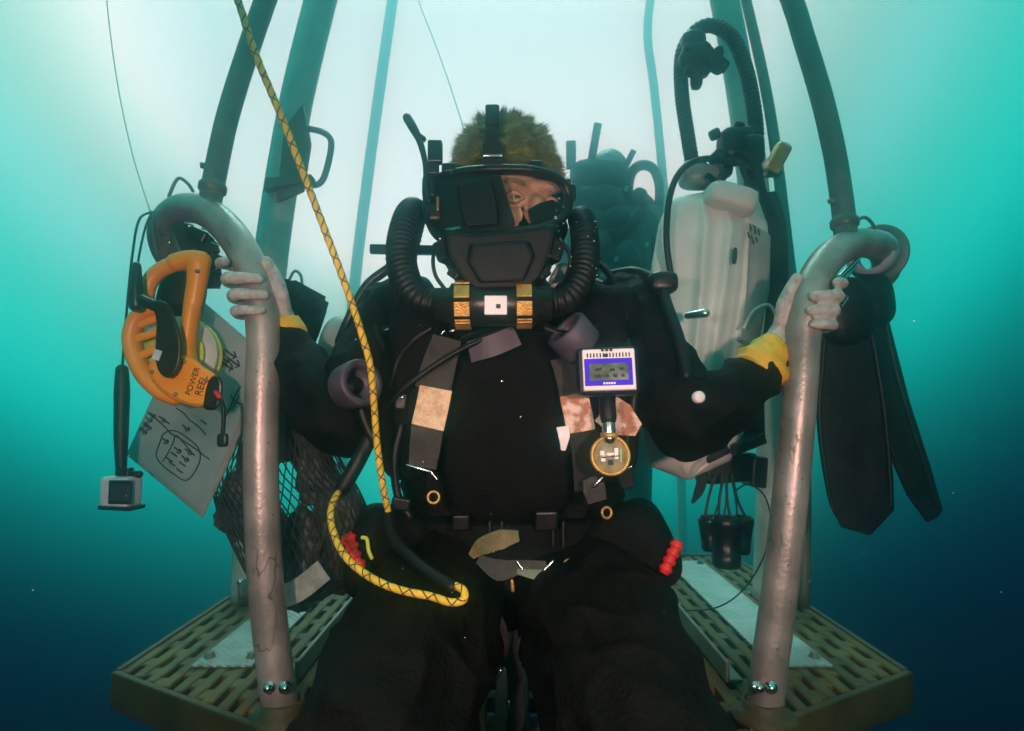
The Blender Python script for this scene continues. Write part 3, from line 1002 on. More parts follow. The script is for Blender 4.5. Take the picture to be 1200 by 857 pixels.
strap('belt_strap', M_GREYWEB, [at(560, 655, 0.872), at(585, 668, 0.862), at(612, 664, 0.860), at(640, 663, 0.862)], [px(10, .87), px(24, .87), px(14, .87), px(10, .87)], nrm=[(0, -1, 0.25)])
strap('belt_strap', M_OLIVE, [at(552, 652, 0.872), at(566, 640, 0.864), at(588, 632, 0.862), at(608, 628, 0.868)], [px(8, .87), px(20, .87), px(22, .87), px(12, .87)])
strap('belt_strap', mat('green_strap', (0.10, 0.14, 0.10), (0.17, 0.22, 0.16), 40, 0.8, 0, 0.4), [at(606, 670, 0.858), at(635, 675, 0.855), at(664, 676, 0.858)], [px(6, .86), px(13, .86), px(6, .86)], nrm=[(0, -1, 0.5)])
strap('crotch_strap', M_GREYWEB, [at(560, 684, 0.868), at(570, 710, 0.866), at(584, 738, 0.872), at(590, 768, 0.880)], [px(6, .87), px(20, .87), px(20, .87), px(9, .87)])
strap('crotch_strap', M_GREYWEB, [at(664, 680, 0.868), at(648, 708, 0.862), at(628, 738, 0.868), at(606, 768, 0.880)], [px(9, .87), px(26, .87), px(24, .87), px(14, .87)])
strap('crotch_strap', M_WEB, [at(598, 740, 0.885), at(603, 790, 0.86), at(606, 840, 0.84), at(596, 868, 0.83)], [px(18, .86), px(18, .86), px(16, .86), px(14, .86)])
bar('strap_buckle', at(579, 800, 0.842), at(586, 786, 0.842), 0.0030)
bar('belt_tab', at(600, 681, 0.852), at(601, 692, 0.852), 0.0026, M_GOLD)
# red pull knobs on the pockets
def knob(c, d, R, L):
    bm = bmesh.new()
    prof = [(0, 0)]
    for i in range(9):
        z = L * i / 8
        prof += [(R * (1.0 if i % 2 else 0.72), z), (R * (1.0 if i % 2 else 0.72), z + L / 16)]
    prof += [(0, L * 1.06)]
    lathe(bm, prof, aim(c, d), 14)
    return obj('pull_knob', bm, M_RED, diver)
knob(at(406, 626, 0.885), (0.45, -0.1, -0.85), 0.0115, 0.050)
knob(at(795, 634, 0.862), (-0.45, -0.1, -0.85), 0.0095, 0.046)
part('pull_loop', M_LIME, diver, sweep, catmull([at(424, 630, 0.868), at(430, 632, 0.864), at(432, 645, 0.864), at(436, 655, 0.868)], 6), 0.0028, 8)


# ------------------------------------------------------------------ full face mask
X0 = HC.x
def mk(x, y, off=0.0, base=0.838, curve=4.2):
    """Point on the mask's curved front."""
    wx = (x - 600) / FPX * 0.85
    return at(x, y, base + curve * (wx - X0) ** 2 - off)
mask = thing('full_face_mask', 'black full face diving mask worn by the seated diver', 'diving mask', (HC.x, 0.86, HC.z - 0.1))
OUT = [(503, 216), (520, 206), (550, 200), (585, 198), (620, 199), (648, 206), (663, 219), (667, 238), (659, 256), (640, 266), (612, 272), (575, 278), (540, 282), (516, 279), (504, 262), (500, 240)]
def ring_pts(shr=0.0, off=0.0, n=4):
    cx, cy = 584, 238
    return catmull([mk(cx + (x - cx) * (1 - shr), cy + (y - cy) * (1 - shr), off) for x, y in OUT + OUT[:1]], n)
part('rim', M_BLACKP, mask, sweep, ring_pts(0.0, 0.004), 0.0065, 12, caps=False)
part('inner_rim', M_BLACK, mask, sweep, ring_pts(0.055, 0.001), 0.0035, 10, caps=False)
# rubber skirt from the rim back to the face
bm = bmesh.new()
a = ring_pts(0.0, 0.0); b = ring_pts(0.20, -0.050)
va = [bm.verts.new(p) for p in a[:-1]]; vb = [bm.verts.new(p + V(0, 0.02, 0)) for p in b[:-1]]
for i in range(len(va)):
    f = bm.faces.new((va[i], va[(i + 1) % len(va)], vb[(i + 1) % len(vb)], vb[i])); f.smooth = True
obj('skirt', bm, M_BLACK, mask)
# clear pane
bm = bmesh.new()
rp = ring_pts(0.03, 0.002)[:-1]
cen = bm.verts.new(mk(584, 238, 0.004))
prev = None
lv = []
for k in range(1, 5):
    lv.append([bm.verts.new(mk(584 + (600 + p.x / p.y * FPX - 584) * k / 4, 238 + (py_ - 238) * k / 4, 0.004 - 0.002 * k / 4)) for p, py_ in
               [(q, 428.5 - ((q - CAM).z * math.cos(PITCH) - (q - CAM).y * math.sin(PITCH)) / ((q - CAM).y * math.cos(PITCH) + (q - CAM).z * math.sin(PITCH)) * FPX) for q in rp]])
n = len(rp)
for i in range(n):
    bm.faces.new((cen, lv[0][i], lv[0][(i + 1) % n]))
    for k in range(3):
        bm.faces.new((lv[k][i], lv[k + 1][i], lv[k + 1][(i + 1) % n], lv[k][(i + 1) % n]))
for f in bm.faces: f.smooth = True
obj('pane', bm, M_GLASS, mask)
# black block that stands for the shade inside the pane's left half
def slab(name, poly, off0, off1, m, parent, bev=0.003):
    bm = bmesh.new()
    fr = [bm.verts.new(mk(x, y, off1)) for x, y in poly]
    bk = [bm.verts.new(mk(x, y, off0)) for x, y in poly]
    bm.faces.new(fr); bm.faces.new(list(reversed(bk)))
    for i in range(len(poly)):
        bm.faces.new((fr[i], bk[i], bk[(i + 1) % len(poly)], fr[(i + 1) % len(poly)]))
    bmesh.ops.recalc_face_normals(bm, faces=bm.faces[:])
    if bev:
        bmesh.ops.bevel(bm, geom=bm.edges[:], offset=bev, segments=2, affect='EDGES', profile=0.5, clamp_overlap=True)
    return obj(name, bm, m, parent)
slab('lens_shade_block', [(507, 214), (530, 207), (560, 204), (586, 204), (592, 222), (598, 242), (604, 262), (600, 270), (570, 275), (530, 279), (510, 268), (504, 240)], -0.006, 0.008, M_BLACKP, mask, 0.003)
slab('shade_block_plate', [(535, 216), (575, 213), (582, 240), (584, 262), (545, 266), (538, 240)], 0.008, 0.013, M_BLACK, mask, 0.003)
slab('shade_block_mark', [(521, 268), (539, 265), (540, 268), (522, 271)], 0.0085, 0.0097, M_STEEL, mask, 0)
# mouth pod
bm = bmesh.new()
def pod(bm, ol, y0, y1, taper, bev):
    b2 = bmesh.new()
    cx = sum(p[0] for p in ol) / len(ol); cy = sum(p[1] for p in ol) / len(ol)
    F = [b2.verts.new(at(cx + (x - cx) * taper, cy + (y - cy) * taper, y0)) for x, y in ol]
    Bk = [b2.verts.new(at(x, y, y1)) for x, y in ol]
    b2.faces.new(F); b2.faces.new(list(reversed(Bk)))
    for k in range(len(ol)):
        b2.faces.new((F[k], Bk[k], Bk[(k + 1) % len(ol)], F[(k + 1) % len(ol)]))
    bmesh.ops.recalc_face_normals(b2, faces=b2.faces[:])
    bmesh.ops.bevel(b2, geom=b2.edges[:], offset=bev, segments=2, affect='EDGES', profile=0.5, clamp_overlap=True)
    merge(bm, b2)
pod(bm, [(510, 266), (545, 270), (590, 266), (640, 260), (662, 258), (656, 292), (642, 326), (622, 346), (556, 347), (532, 330), (514, 298)], 0.812, 0.90, 0.86, 0.006)
pod(bm, [(548, 284), (622, 280), (630, 300), (616, 332), (560, 334), (544, 306)], 0.795, 0.83, 0.88, 0.004)
for sx_ in (-1, 1):
    box(bm, at(585 + sx_ * 62, 296, 0.845), (0.022, 0.034, 0.030), rot=(0, sx_ * 0.35, sx_ * 0.4), bev=0.004)
    box(bm, at(585 + sx_ * 50, 322, 0.832), (0.018, 0.026, 0.014), rot=(0, sx_ * -0.6, sx_ * 0.3), bev=0.003)
obj('mouth_pod', bm, M_BLACK, mask)
slab('dark_reflection_slab', [(618, 246), (632, 238), (648, 234), (660, 242), (658, 256), (642, 266), (622, 266)], -0.012, -0.004, M_BLACK, mask, 0.002)  # black slab stands for the dark reflection over the far eye
part('chin_cable', M_BLACKP, mask, sweep, catmull([at(518, 284, 0.84), at(508, 300, 0.85), at(510, 322, 0.86), at(522, 340, 0.87)], 6), 0.003, 8, round_caps=True)
part('chin_cable', M_BLACKP, mask, sweep, catmull([at(656, 280, 0.84), at(668, 300, 0.85), at(664, 322, 0.86), at(652, 338, 0.87)], 6), 0.003, 8, round_caps=True)
# side clamps
bm = bmesh.new()
superell(bm, at(668, 227, 0.885), (0.009, 0.014, 0.012), 0.5)
sweep(bm, [at(668, 222, 0.875), at(666, 212, 0.87)], 0.0035, 8, round_caps=True)
obj('strap_clamp', bm, M_BLACKP, mask)
bm = bmesh.new()
superell(bm, at(504, 222, 0.885), (0.011, 0.016, 0.020), 0.5)
superell(bm, at(510, 252, 0.872), (0.012, 0.014, 0.014), 0.5)
sweep(bm, [at(500, 205, 0.87), at(502, 235, 0.865)], 0.004, 8, round_caps=True)
obj('strap_clamp', bm, M_BLACKP, mask)
for (x, y, r) in ((651, 256, 0.0030), (654, 271, 0.0022), (640, 272, 0.0026), (632, 269, 0.0020), (657, 284, 0.0020), (516, 280, 0.0024), (502, 203, 0.0022)):
    part('rivet', M_STEEL, mask, ellipsoid, mk(x, y, 0.010), (r, r, r), sub=2)
part('copper_pin', mat('copper', (0.55, 0.22, 0.10), (0.65, 0.30, 0.15), 50, 0.3, 0.8), mask, sweep, [mk(513, 232, 0.016), mk(513, 246, 0.016)], 0.0022, 8, round_caps=True)
# centre strap standing up over the hair
bm = bmesh.new()
box(bm, at(577, 152, 0.855), (px(17, .855), 0.012, px(58, .855)), bev=0.002)
box(bm, at(577, 136, 0.850), (px(15, .85), 0.010, px(26, .85)), bev=0.002)
box(bm, at(577, 176, 0.848), (px(22, .85), 0.014, px(18, .85)), bev=0.003)
box(bm, at(578, 195, 0.846), (px(30, .85), 0.018, px(18, .85)), bev=0.004)
obj('strap_tongue', bm, M_WEB, mask)
part('strap_buckle', M_STEEL, mask, sweep, [at(567, 183, 0.838), at(588, 183, 0.838)], 0.0018, 8, round_caps=True)
for x, y in ((526, 199), (627, 196)):
    part('strap_lug', M_BLACKP, mask, superell, at(x, y, 0.858), (0.010, 0.010, 0.008), 0.5)
# head straps going round
for s_, e_ in ((-1, 500), (1, 668)):
    strp = [at(e_, 228, 0.885), HC + V(s_ * 0.088, 0.01, 0.0), HC + V(s_ * 0.075, 0.08, 0.01), HC + V(0, 0.112, 0.012)]
    bm = bmesh.new(); strip(bm, strp, [(s_, -0.4, 0), (s_, 0.1, 0), (s_, 0.8, 0), (0, 1, 0)], 0.018, 0.003)
    obj('head_strap', bm, M_BLACK, mask)
# side wand and block on the diver's right
part('wand', M_BLACKP, mask, sweep, catmull([at(500, 215, 0.87), at(498, 190, 0.87), at(492, 166, 0.875), at(484, 150, 0.875), at(477, 138, 0.88)], 6), [0.0045, 0.0040, 0.0050, 0.0068, 0.0066], 12, round_caps=True)
part('wand_clip', M_BLACKP, mask, box, at(495, 162, 0.873), (0.010, 0.010, 0.006), rot=(0, 0.6, 0), bev=0.001)
bm = bmesh.new()
box(bm, at(510, 179, 0.862), (px(17, .86), 0.016, px(27, .86)), bev=0.002)
box(bm, at(508, 198, 0.862), (px(13, .86), 0.014, px(16, .86)), bev=0.002)
obj('side_light', bm, M_BLACKP, mask)

# ------------------------------------------------------------------ worn rebreather
reb = thing('rebreather', 'black rebreather worn by the seated diver with ribbed hoses and gold banded manifold', 'rebreather', (0, 1.02, 0.25))
ML, MR, MY = 508, 648, 0.835
bm = bmesh.new()
axm = aim(at(ML, 358, MY), at(MR, 356, MY) - at(ML, 358, MY))
Lm = (at(MR, 356, MY) - at(ML, 358, MY)).length
lathe(bm, [(0, 0), (0.020, 0.0), (0.024, 0.004), (0.024, 0.022), (0.030, 0.026), (0.030, Lm - 0.026), (0.024, Lm - 0.022), (0.024, Lm - 0.004), (0.020, Lm), (0, Lm)], axm, 28)
man = obj('manifold', bm, M_BLACKP, reb)
for xx in (543, 614):
    t = (xx - ML) / (MR - ML) * Lm
    band = None
    for q in range(-2, 7):                                    # clamp band of linked plates round the manifold
        ang = math.radians(-20 + q * 44)
        bm = bmesh.new()
        d = axm.to_3x3() @ V(math.cos(ang), math.sin(ang), 0)
        c = axm @ V(math.cos(ang) * 0.0318, math.sin(ang) * 0.0318, t)
        m3 = aim(c, d, axm.to_3x3() @ V(0, 0, 1))
        box(bm, c, (px(18, MY), 0.0200, 0.0030), rot=m3, bev=0.001)
        obj('clamp_plate', bm, M_GOLD, man)
bm = bmesh.new()
box(bm, at(581, 358, MY - 0.033), (px(27, .80), 0.006, px(23, .80)), bev=0.0015)
wl = obj('white_label', bm, M_WHITE, man)
part('label_mark', M_GREYWEB, wl, box, at(584, 359, MY - 0.0366), (px(5, .8), 0.0012, px(5, .8)), bev=0)
# ribbed hoses
part('breathing_hose', M_BLACK, reb, corrugated, [at(514, 358, MY), at(490, 350, 0.838), at(474, 325, 0.85), at(470, 290, 0.87), at(477, 258, 0.90), at(484, 248, 0.945), at(482, 262, 0.99), at(474, 300, 1.03)], 0.0225)
part('breathing_hose', M_BLACK, reb, corrugated, [at(642, 356, MY), at(664, 350, 0.838), at(680, 328, 0.85), at(686, 296, 0.87), at(684, 268, 0.90), at(681, 258, 0.945), at(684, 272, 0.99), at(690, 305, 1.03)], 0.0215)
# back unit: shell, crossbar, cylinders
bm = bmesh.new()
superell(bm, V(0.0, 1.235, 0.40), (0.165, 0.075, 0.26), 0.5)
obj('back_shell', bm, M_BLACKP, reb)
for x in (-0.17, 0.17):
    bm = bmesh.new()
    lathe(bm, [(0, -0.20), (0.03, -0.20), (0.05, -0.18), (0.052, -0.16), (0.052, 0.10), (0.045, 0.135), (0.02, 0.155), (0.016, 0.19), (0, 0.19)], Matrix.Translation((x, 1.26, 0.40)), 24)
    cyl = obj('gas_cylinder', bm, M_CYL, reb)
    part('valve_knob', M_BLACKP, cyl, superell, V(x, 1.26, 0.605), (0.017, 0.017, 0.015), 0.6)
part('cross_bar', M_BLACKP, reb, box, at(478, 293, 1.02), (px(90, 1.02), 0.012, px(11, 1.02)), rot=(0, 0.02, 0), bev=0.002)
part('shoulder_frame', M_BLACKP, reb, sweep, catmull([at(398, 400, 1.05), at(410, 372, 1.04), at(430, 335, 1.04), at(462, 310, 1.04)], 6), 0.009, 8, round_caps=True)
part('side_tank', M_CYL, reb, superell, at(402, 440, 1.13), (0.045, 0.055, 0.11), 0.75)
part('white_tag', M_WHITE, reb, box, at(421, 408, 0.94), (px(10, .95), 0.006, px(22, .95)), bev=0.002)
part('collar_patch', M_CYL, reb, superell, at(658, 326, 0.905), (0.016, 0.010, 0.022), 0.6, (0, 0.5, 0))
# capped hose ends in grey violet rubber
def hose_end(c, d, R, L):
    bm = bmesh.new()
    lathe(bm, [(0, 0.0), (R * 0.92, 0.0), (R, 0.003), (R, L - 0.003), (R * 0.95, L), (R * 0.72, L), (R * 0.66, L - 0.004), (R * 0.66, L - 0.022), (0, L - 0.024)], aim(c, d), 28)
    o = obj('hose_end', bm, M_PURPLE, reb)
    bm = bmesh.new()
    lathe(bm, [(0, L - 0.019), (R * 0.35, L - 0.018), (R * 0.4, L - 0.023), (R * 0.6, L - 0.0235)], aim(c, d), 20)
    obj('end_valve', bm, M_BLACK, o)
    return o
hose_end(at(408, 455, 0.885), (0.62, -0.62, 0.18), px(28, .87), 0.040)
hose_end(at(683, 408, 0.855), (-0.55, -0.25, 0.55), px(27, .85), 0.040)
bm = bmesh.new(); strip(bm, [at(550, 413, 0.872), at(578, 405, 0.862), at(606, 393, 0.868)], [FN], px(25, .87), 0.005)
obj('chest_strap', bm, M_PURPLE, reb)
# feed hoses
def hose(pts, r, m=None, name='feed_hose', parent=None):
    return part(name, m or M_BLACK, parent or reb, sweep, catmull(pts, 8), r, 10, round_caps=True)
hose([at(452, 478, 0.885), at(480, 450, 0.872), at(515, 425, 0.868), at(550, 405, 0.865), at(590, 388, 0.868)], 0.0042)
hose([at(752, 328, 1.04), at(772, 334, 0.98), at(782, 360, 0.94), at(796, 400, 0.91), at(804, 440, 0.885)], 0.0095)
hose([at(715, 322, 1.05), at(742, 318, 1.02), at(766, 326, 0.99), at(778, 340, 0.96)], 0.008)
hose([at(700, 330, 1.05), at(735, 348, 0.98), at(752, 372, 0.95), at(790, 410, 0.92)], 0.0055)
hose([at(455, 605, 0.865), at(465, 635, 0.82), at(495, 665, 0.772), at(530, 688, 0.742)], 0.0082)
hose([at(436, 508, 0.915), at(420, 540, 0.905), at(402, 572, 0.90)], 0.0115)
hose([at(690, 300, 1.0), at(716, 325, 0.97), at(726, 360, 0.95), at(728, 400, 0.92)], 0.006)
bm = bmesh.new(); superell(bm, at(776, 332, 0.972), (0.024, 0.020, 0.018), 0.6)
obj('hose_block', bm, M_BLACKP, reb)
bm = bmesh.new()
sweep(bm, [at(806, 370, 1.02), at(826, 367, 1.0)], [0.006, 0.008], 12, round_caps=True)
obj('steel_fitting', bm, M_STEEL, reb)

# smaller fittings that crowd the harness
for pts, r in (([(448, 345, 0.98), (440, 372, 0.95), (446, 400, 0.93), (462, 420, 0.91)], 0.006), ([(505, 385, 0.885), (486, 398, 0.885), (468, 420, 0.895), (458, 450, 0.90)], 0.005),
               ([(640, 385, 0.87), (662, 392, 0.868), (690, 388, 0.88), (720, 372, 0.92)], 0.0062), ([(735, 400, 0.90), (744, 440, 0.885), (740, 490, 0.88), (728, 540, 0.885)], 0.0055),
               ([(470, 500, 0.90), (462, 540, 0.895), (466, 580, 0.895), (480, 606, 0.895)], 0.006), ([(420, 470, 0.90), (430, 500, 0.90), (442, 520, 0.90)], 0.0075),
               ([(690, 335, 0.99), (708, 340, 0.965), (722, 352, 0.95), (735, 375, 0.94)], 0.007)):
    hose([at(*p) for p in pts], r)
for x, y, Y, w, h, a in ((456, 388, 0.915, 16, 10, 0.3), (727, 372, 0.915, 18, 12, -0.3), (702, 352, 0.93, 22, 16, 0.2), (470, 470, 0.885, 14, 20, 0.1), (733, 560, 0.885, 18, 24, -0.2), (470, 590, 0.89, 22, 14, 0.2), (640, 610, 0.885, 26, 22, 0.0), (540, 612, 0.885, 20, 18, 0.0), (437, 395, 0.96, 18, 14, 0.5)):
    part('harness_fitting', M_BLACKP, reb, box, at(x, y, Y), (px(w, Y), 0.014, px(h, Y)), rot=(0.1, a, 0.1), bev=0.003)
for x, y, Y, L, a in ((455, 386, 0.903, 8, 0.4), (464, 392, 0.903, 5, -0.5), (703, 348, 0.918, 7, 0.3), (724, 368, 0.905, 6, -0.6), (530, 388, 0.862, 6, 0.2), (519, 390, 0.868, 5, 0.8), (470, 466, 0.876, 5, 0.1), (737, 548, 0.873, 6, 0.5), (688, 352, 0.93, 5, 0.0), (588, 447, 0.893, 2, 0.0), (610, 489, 0.893, 2, 1.0), (440, 392, 0.948, 5, 0.3)):
    c = at(x, y, Y); d = V(math.cos(a), -0.1, math.sin(a)) * px(L, Y) / 2
    part('steel_clip', M_STEEL, reb, sweep, [c - d, c + d], 0.0016, 8, round_caps=True)
for x, y, r in ((646, 224, 0.0018), (655, 233, 0.0022), (660, 243, 0.0018), (652, 247, 0.0015), (664, 288, 0.0020), (646, 284, 0.0017), (498, 222, 0.0020), (507, 262, 0.0016), (528, 203, 0.0015), (660, 262, 0.0022), (520, 294, 0.0018)):
    part('rivet', M_STEEL, mask, ellipsoid, mk(x, y, 0.0115), (r, r, r * 0.7), sub=2)

# ------------------------------------------------------------------ handset display on the chest
hs = thing('handset_display', 'small chest display with blue bezel and dim screen', 'display', at(714, 460, 0.86))
hc = at(714, 433, 0.805)
Rh = Matrix.Rotation(-0.06, 3, 'X') @ Matrix.Rotation(-0.03, 3, 'Y')
def hbox(name, m, x, z, w, h, y0, y1, parent=hs, bev=0.001):
    bm = bmesh.new()
    b = px(1, .805)
    box(bm, hc + Rh @ V(x * b, (y0 + y1) / 2, z * b), (w * b, abs(y1 - y0), h * b), rot=Rh.to_4x4(), bev=bev)
    return obj(name, bm, m, parent)
hbox('case', M_BLACKP, 0, -1, 72, 57, 0.004, 0.040, bev=0.005)
fr = hbox('frame', M_WHITE, 0, 0, 62, 49, 0.0, 0.012, bev=0.002)
sc_ = hbox('bezel', M_BLUE, -1, -3, 56, 32, -0.0022, 0.0005, parent=fr, bev=0.0006)
hbox('screen', M_LCD, -1, -3, 46, 20, -0.0034, -0.0015, parent=fr, bev=0)
for k in range(14):
    hbox('grille_slot', M_GREYWEB, -25 + k * 3.8, 17.0, 1.5, 5, -0.0009, 0.001, parent=fr, bev=0)
for x in (-7, -2, 3):
    hbox('marking', M_INK, x, 23, 3.4, 3.0, -0.0009, 0.001, parent=fr, bev=0)
hbox('latch', M_INK, -3, 16.5, 4, 4, -0.003, 0.001, parent=fr, bev=0.001)
for x in (-7, -4, -1, 2, 5):
    hbox('bezel_letter', M_WHITE, x, -16.5, 2.2, 2.4, -0.0030, -0.0015, parent=fr, bev=0)
for k, (x, z, w) in enumerate(((-14, -7, 8), (-3, -7, 5), (6, -7, 6), (15, -7, 5), (-13, 1, 10), (3, 0, 7), (14, 1, 6))):
    hbox('screen_digit', M_GREYWEB, x, z - 1, w * 0.8, 3.5, -0.0038, -0.0030, parent=fr, bev=0)

# ------------------------------------------------------------------ pressure gauge
gg = thing('pressure_gauge', 'round brass rimmed pressure gauge hanging below the chest display', 'gauge', at(715, 558, 0.84))
gc = at(715, 534, 0.825); R = px(23, .825)
gm = aim(gc, (0.05, -1, 0.10), (1, 0, 0))
bm = bmesh.new()
lathe(bm, [(0, -0.014), (R * 0.85, -0.014), (R, -0.008), (R * 1.04, 0.002), (R * 1.0, 0.005), (R * 0.88, 0.005), (R * 0.84, 0.001), (0, 0.001)], gm, 32)
gbody = obj('case', bm, M_GOLD, gg)
bm = bmesh.new(); lathe(bm, [(0, 0.0022), (R * 0.84, 0.0022), (R * 0.84, 0.0012)], gm, 32)
obj('dial', bm, mat('dial_face', (0.16, 0.14, 0.07), (0.34, 0.32, 0.20), 60, 0.3), gg)
def gbox(x, y, w, h, m, name='dial_mark', z=0.0028, rz=0.0):
    bm = bmesh.new()
    box(bm, gm @ V(x * R, y * R, z), (w * R, h * R, 0.0012), rot=gm @ Matrix.Rotation(rz, 4, 'Z'), bev=0)
    return obj(name, bm, m, gbody)
gbox(-0.42, 0.12, 0.20, 0.22, M_WHITE); gbox(-0.38, -0.22, 0.22, 0.16, M_WHITE); gbox(0.30, 0.10, 0.20, 0.55, M_WHITE); gbox(0.0, -0.34, 0.26, 0.26, M_INK)
gbox(0.0, 0.08, 0.36, 0.10, M_WHITE); gbox(0.52, 0.0, 0.10, 0.7, mat('dial_green', (0.06, 0.25, 0.06), (0.10, 0.35, 0.10), 20, 0.4)); gbox(0.0, -0.06, 0.9, 0.06, M_INK, 'needle', 0.0036, 0.1)
bm = bmesh.new()
sweep(bm, [at(714, 514, 0.828), at(713, 488, 0.832)], [0.0095, 0.0085], 14, round_caps=True)
obj('stem', bm, M_STEEL, gg)
part('stem_collar', M_GOLD, gg, sweep, [at(714, 514, 0.828), at(714, 508, 0.829)], 0.012, 14)
hose([at(713, 490, 0.832), at(712, 478, 0.835), at(712, 466, 0.842), at(716, 450, 0.862)], 0.0115, M_BLACK, 'hose', gg)


# ------------------------------------------------------------------ spare rebreather in a pale shell, right of the diver
sp = thing('rebreather', 'pale grey spare rebreather with tall black hose loop behind the right grip tube', 'rebreather', at(830, 560, 1.22))
# shell: front outline in photograph pixels, domed towards the camera
SH = [(786, 232), (832, 224), (874, 232), (902, 262), (900, 330), (888, 420), (880, 490), (856, 540), (806, 564), (760, 546), (748, 490), (754, 400), (764, 310), (772, 262)]
def shell(bm, outline, Yf, depth, dome):
    cx = sum(p[0] for p in outline) / len(outline); cy = sum(p[1] for p in outline) / len(outline)
    pts = []
    for i in range(len(outline)):
        a, b = outline[i], outline[(i + 1) % len(outline)]
        for k in range(4):
            pts.append((a[0] + (b[0] - a[0]) * k / 4, a[1] + (b[1] - a[1]) * k / 4))
    # smooth the outline a little
    for _ in range(3):
        n = len(pts)
        pts = [((pts[i - 1][0] + 2 * pts[i][0] + pts[(i + 1) % n][0]) / 4, (pts[i - 1][1] + 2 * pts[i][1] + pts[(i + 1) % n][1]) / 4) for i in range(n)]
    levels = [(1.0, depth), (1.0, 0.012), (0.97, 0.003), (0.93, -0.003), (0.8, -dome * 0.5), (0.6, -dome * 0.8), (0.35, -dome * 0.96), (0.12, -dome)]
    rings = []
    for k, off in levels:
        ring = []
        for x, y in pts:
            xx, yy = cx + (x - cx) * k, cy + (y - cy) * k
            # two long pressed ribs running down the shell
            rib = 0.0
            if k < 0.99:
                for rc, w in ((-18, 9), (22, 9)):
                    t = (xx - cx - rc - (yy - cy) * -0.10) / w
                    rib += 0.010 * math.exp(-t * t)
            ring.append(bm.verts.new(at(xx, yy, Yf + off - rib)))
        rings.append(ring)
    n = len(pts)
    for a, b in zip(rings[:-1], rings[1:]):
        for i in range(n):
            f = bm.faces.new((a[i], a[(i + 1) % n], b[(i + 1) % n], b[i])); f.smooth = True
    bm.faces.new(rings[-1]); bm.faces.new(list(reversed(rings[0])))


def shell_grid(bm, outline, Yf, depth, dome, ribs, nu=44, nv=60):
    """Pressed shell: a gridded front with ribs, side walls and a back."""
    ys = [p[1] for p in outline]
    y0, y1 = min(ys), max(ys)
    def span(y):
        xs = []
        for i in range(len(outline)):
            a, b = outline[i], outline[(i + 1) % len(outline)]
            if (a[1] - y) * (b[1] - y) <= 0 and a[1] != b[1]:
                xs.append(a[0] + (b[0] - a[0]) * (y - a[1]) / (b[1] - a[1]))
        return min(xs), max(xs)
    F, B = [], []
    for j in range(nv + 1):
        t = j / nv
        y = y0 + (y1 - y0) * (0.004 + 0.992 * t)
        xa, xb = span(y)
        fr, bk = [], []
        for i in range(nu + 1):
            u = i / nu
            x = xa + (xb - xa) * u
            e = (1 - abs(2 * u - 1) ** 5) * (1 - abs(2 * t - 1) ** 7)
            d = dome * (1 - 0.55 * (2 * u - 1) ** 2) * max(e, 0) ** 0.5
            for (r0, r1, w, h) in ribs:
                rc = r0 + (r1 - r0) * t
                q = (u - rc) / w
                d += h * math.exp(-q * q) * e
            fr.append(bm.verts.new(at(x, y, Yf - d)))
            bk.append(bm.verts.new(at(x, y, Yf + depth)))
        F.append(fr); B.append(bk)
    for j in range(nv):
        for i in range(nu):
            f = bm.faces.new((F[j][i], F[j][i + 1], F[j + 1][i + 1], F[j + 1][i])); f.smooth = True
            bm.faces.new((B[j][i], B[j + 1][i], B[j + 1][i + 1], B[j][i + 1]))
    for j in range(nv):
        bm.faces.new((F[j][0], F[j + 1][0], B[j + 1][0], B[j][0])); bm.faces.new((F[j][nu], B[j][nu], B[j + 1][nu], F[j + 1][nu]))
    for i in range(nu):
        bm.faces.new((F[0][i], B[0][i], B[0][i + 1], F[0][i + 1])); bm.faces.new((F[nv][i], F[nv][i + 1], B[nv][i + 1], B[nv][i]))


part('shell', M_SHELL, sp, shell_grid, SH, 1.205, 0.14, 0.045, [(0.42, 0.50, 0.05, 0.016), (0.66, 0.58, 0.05, 0.016), (0.80, 0.76, 0.025, -0.010)])
part('shell_cap', M_SHELL, sp, superell, at(852, 238, 1.185), (0.050, 0.055, 0.026), 0.5, (0, 0.28, 0))
side = [(884, 262), (904, 300), (897, 380), (876, 450), (872, 400), (880, 320)]
part('side_panel', M_CYL, sp, shell_grid, [(880, 262), (903, 275), (902, 340), (886, 420), (868, 478), (862, 470), (874, 380), (878, 300)], 1.165, 0.10, 0.008, [])
bm = bmesh.new()
box(bm, at(852, 548, 1.24), (0.105, 0.07, 0.055), rot=(0, -0.08, 0), bev=0.008)
box(bm, at(872, 520, 1.20), (0.07, 0.05, 0.022), rot=(0, -0.35, 0.1), bev=0.004)
box(bm, at(838, 532, 1.19), (0.05, 0.04, 0.016), rot=(0, -0.45, 0), bev=0.004)
box(bm, at(884, 552, 1.23), (0.03, 0.06, 0.06), rot=(0, 0.1, 0), bev=0.004)
obj('base_tray', bm, M_BLACKP, sp)
part('slot', M_INK, sp, superell, at(861, 300, 1.128), (0.004, 0.004, 0.016), 0.6, (0, 0.1, 0))
# handwriting on the shell
for k, pts in enumerate(([(878, 262), (881, 270)], [(884, 264), (886, 274)], [(880, 276), (884, 286)], [(886, 278), (888, 284)], [(876, 272), (878, 280)], [(889, 268), (890, 276)])):
    bm = bmesh.new()
    sweep(bm, [at(x, y, 1.1555) for x, y in pts], 0.0012, 6)
    obj('pen_stroke', bm, M_INK, sp)
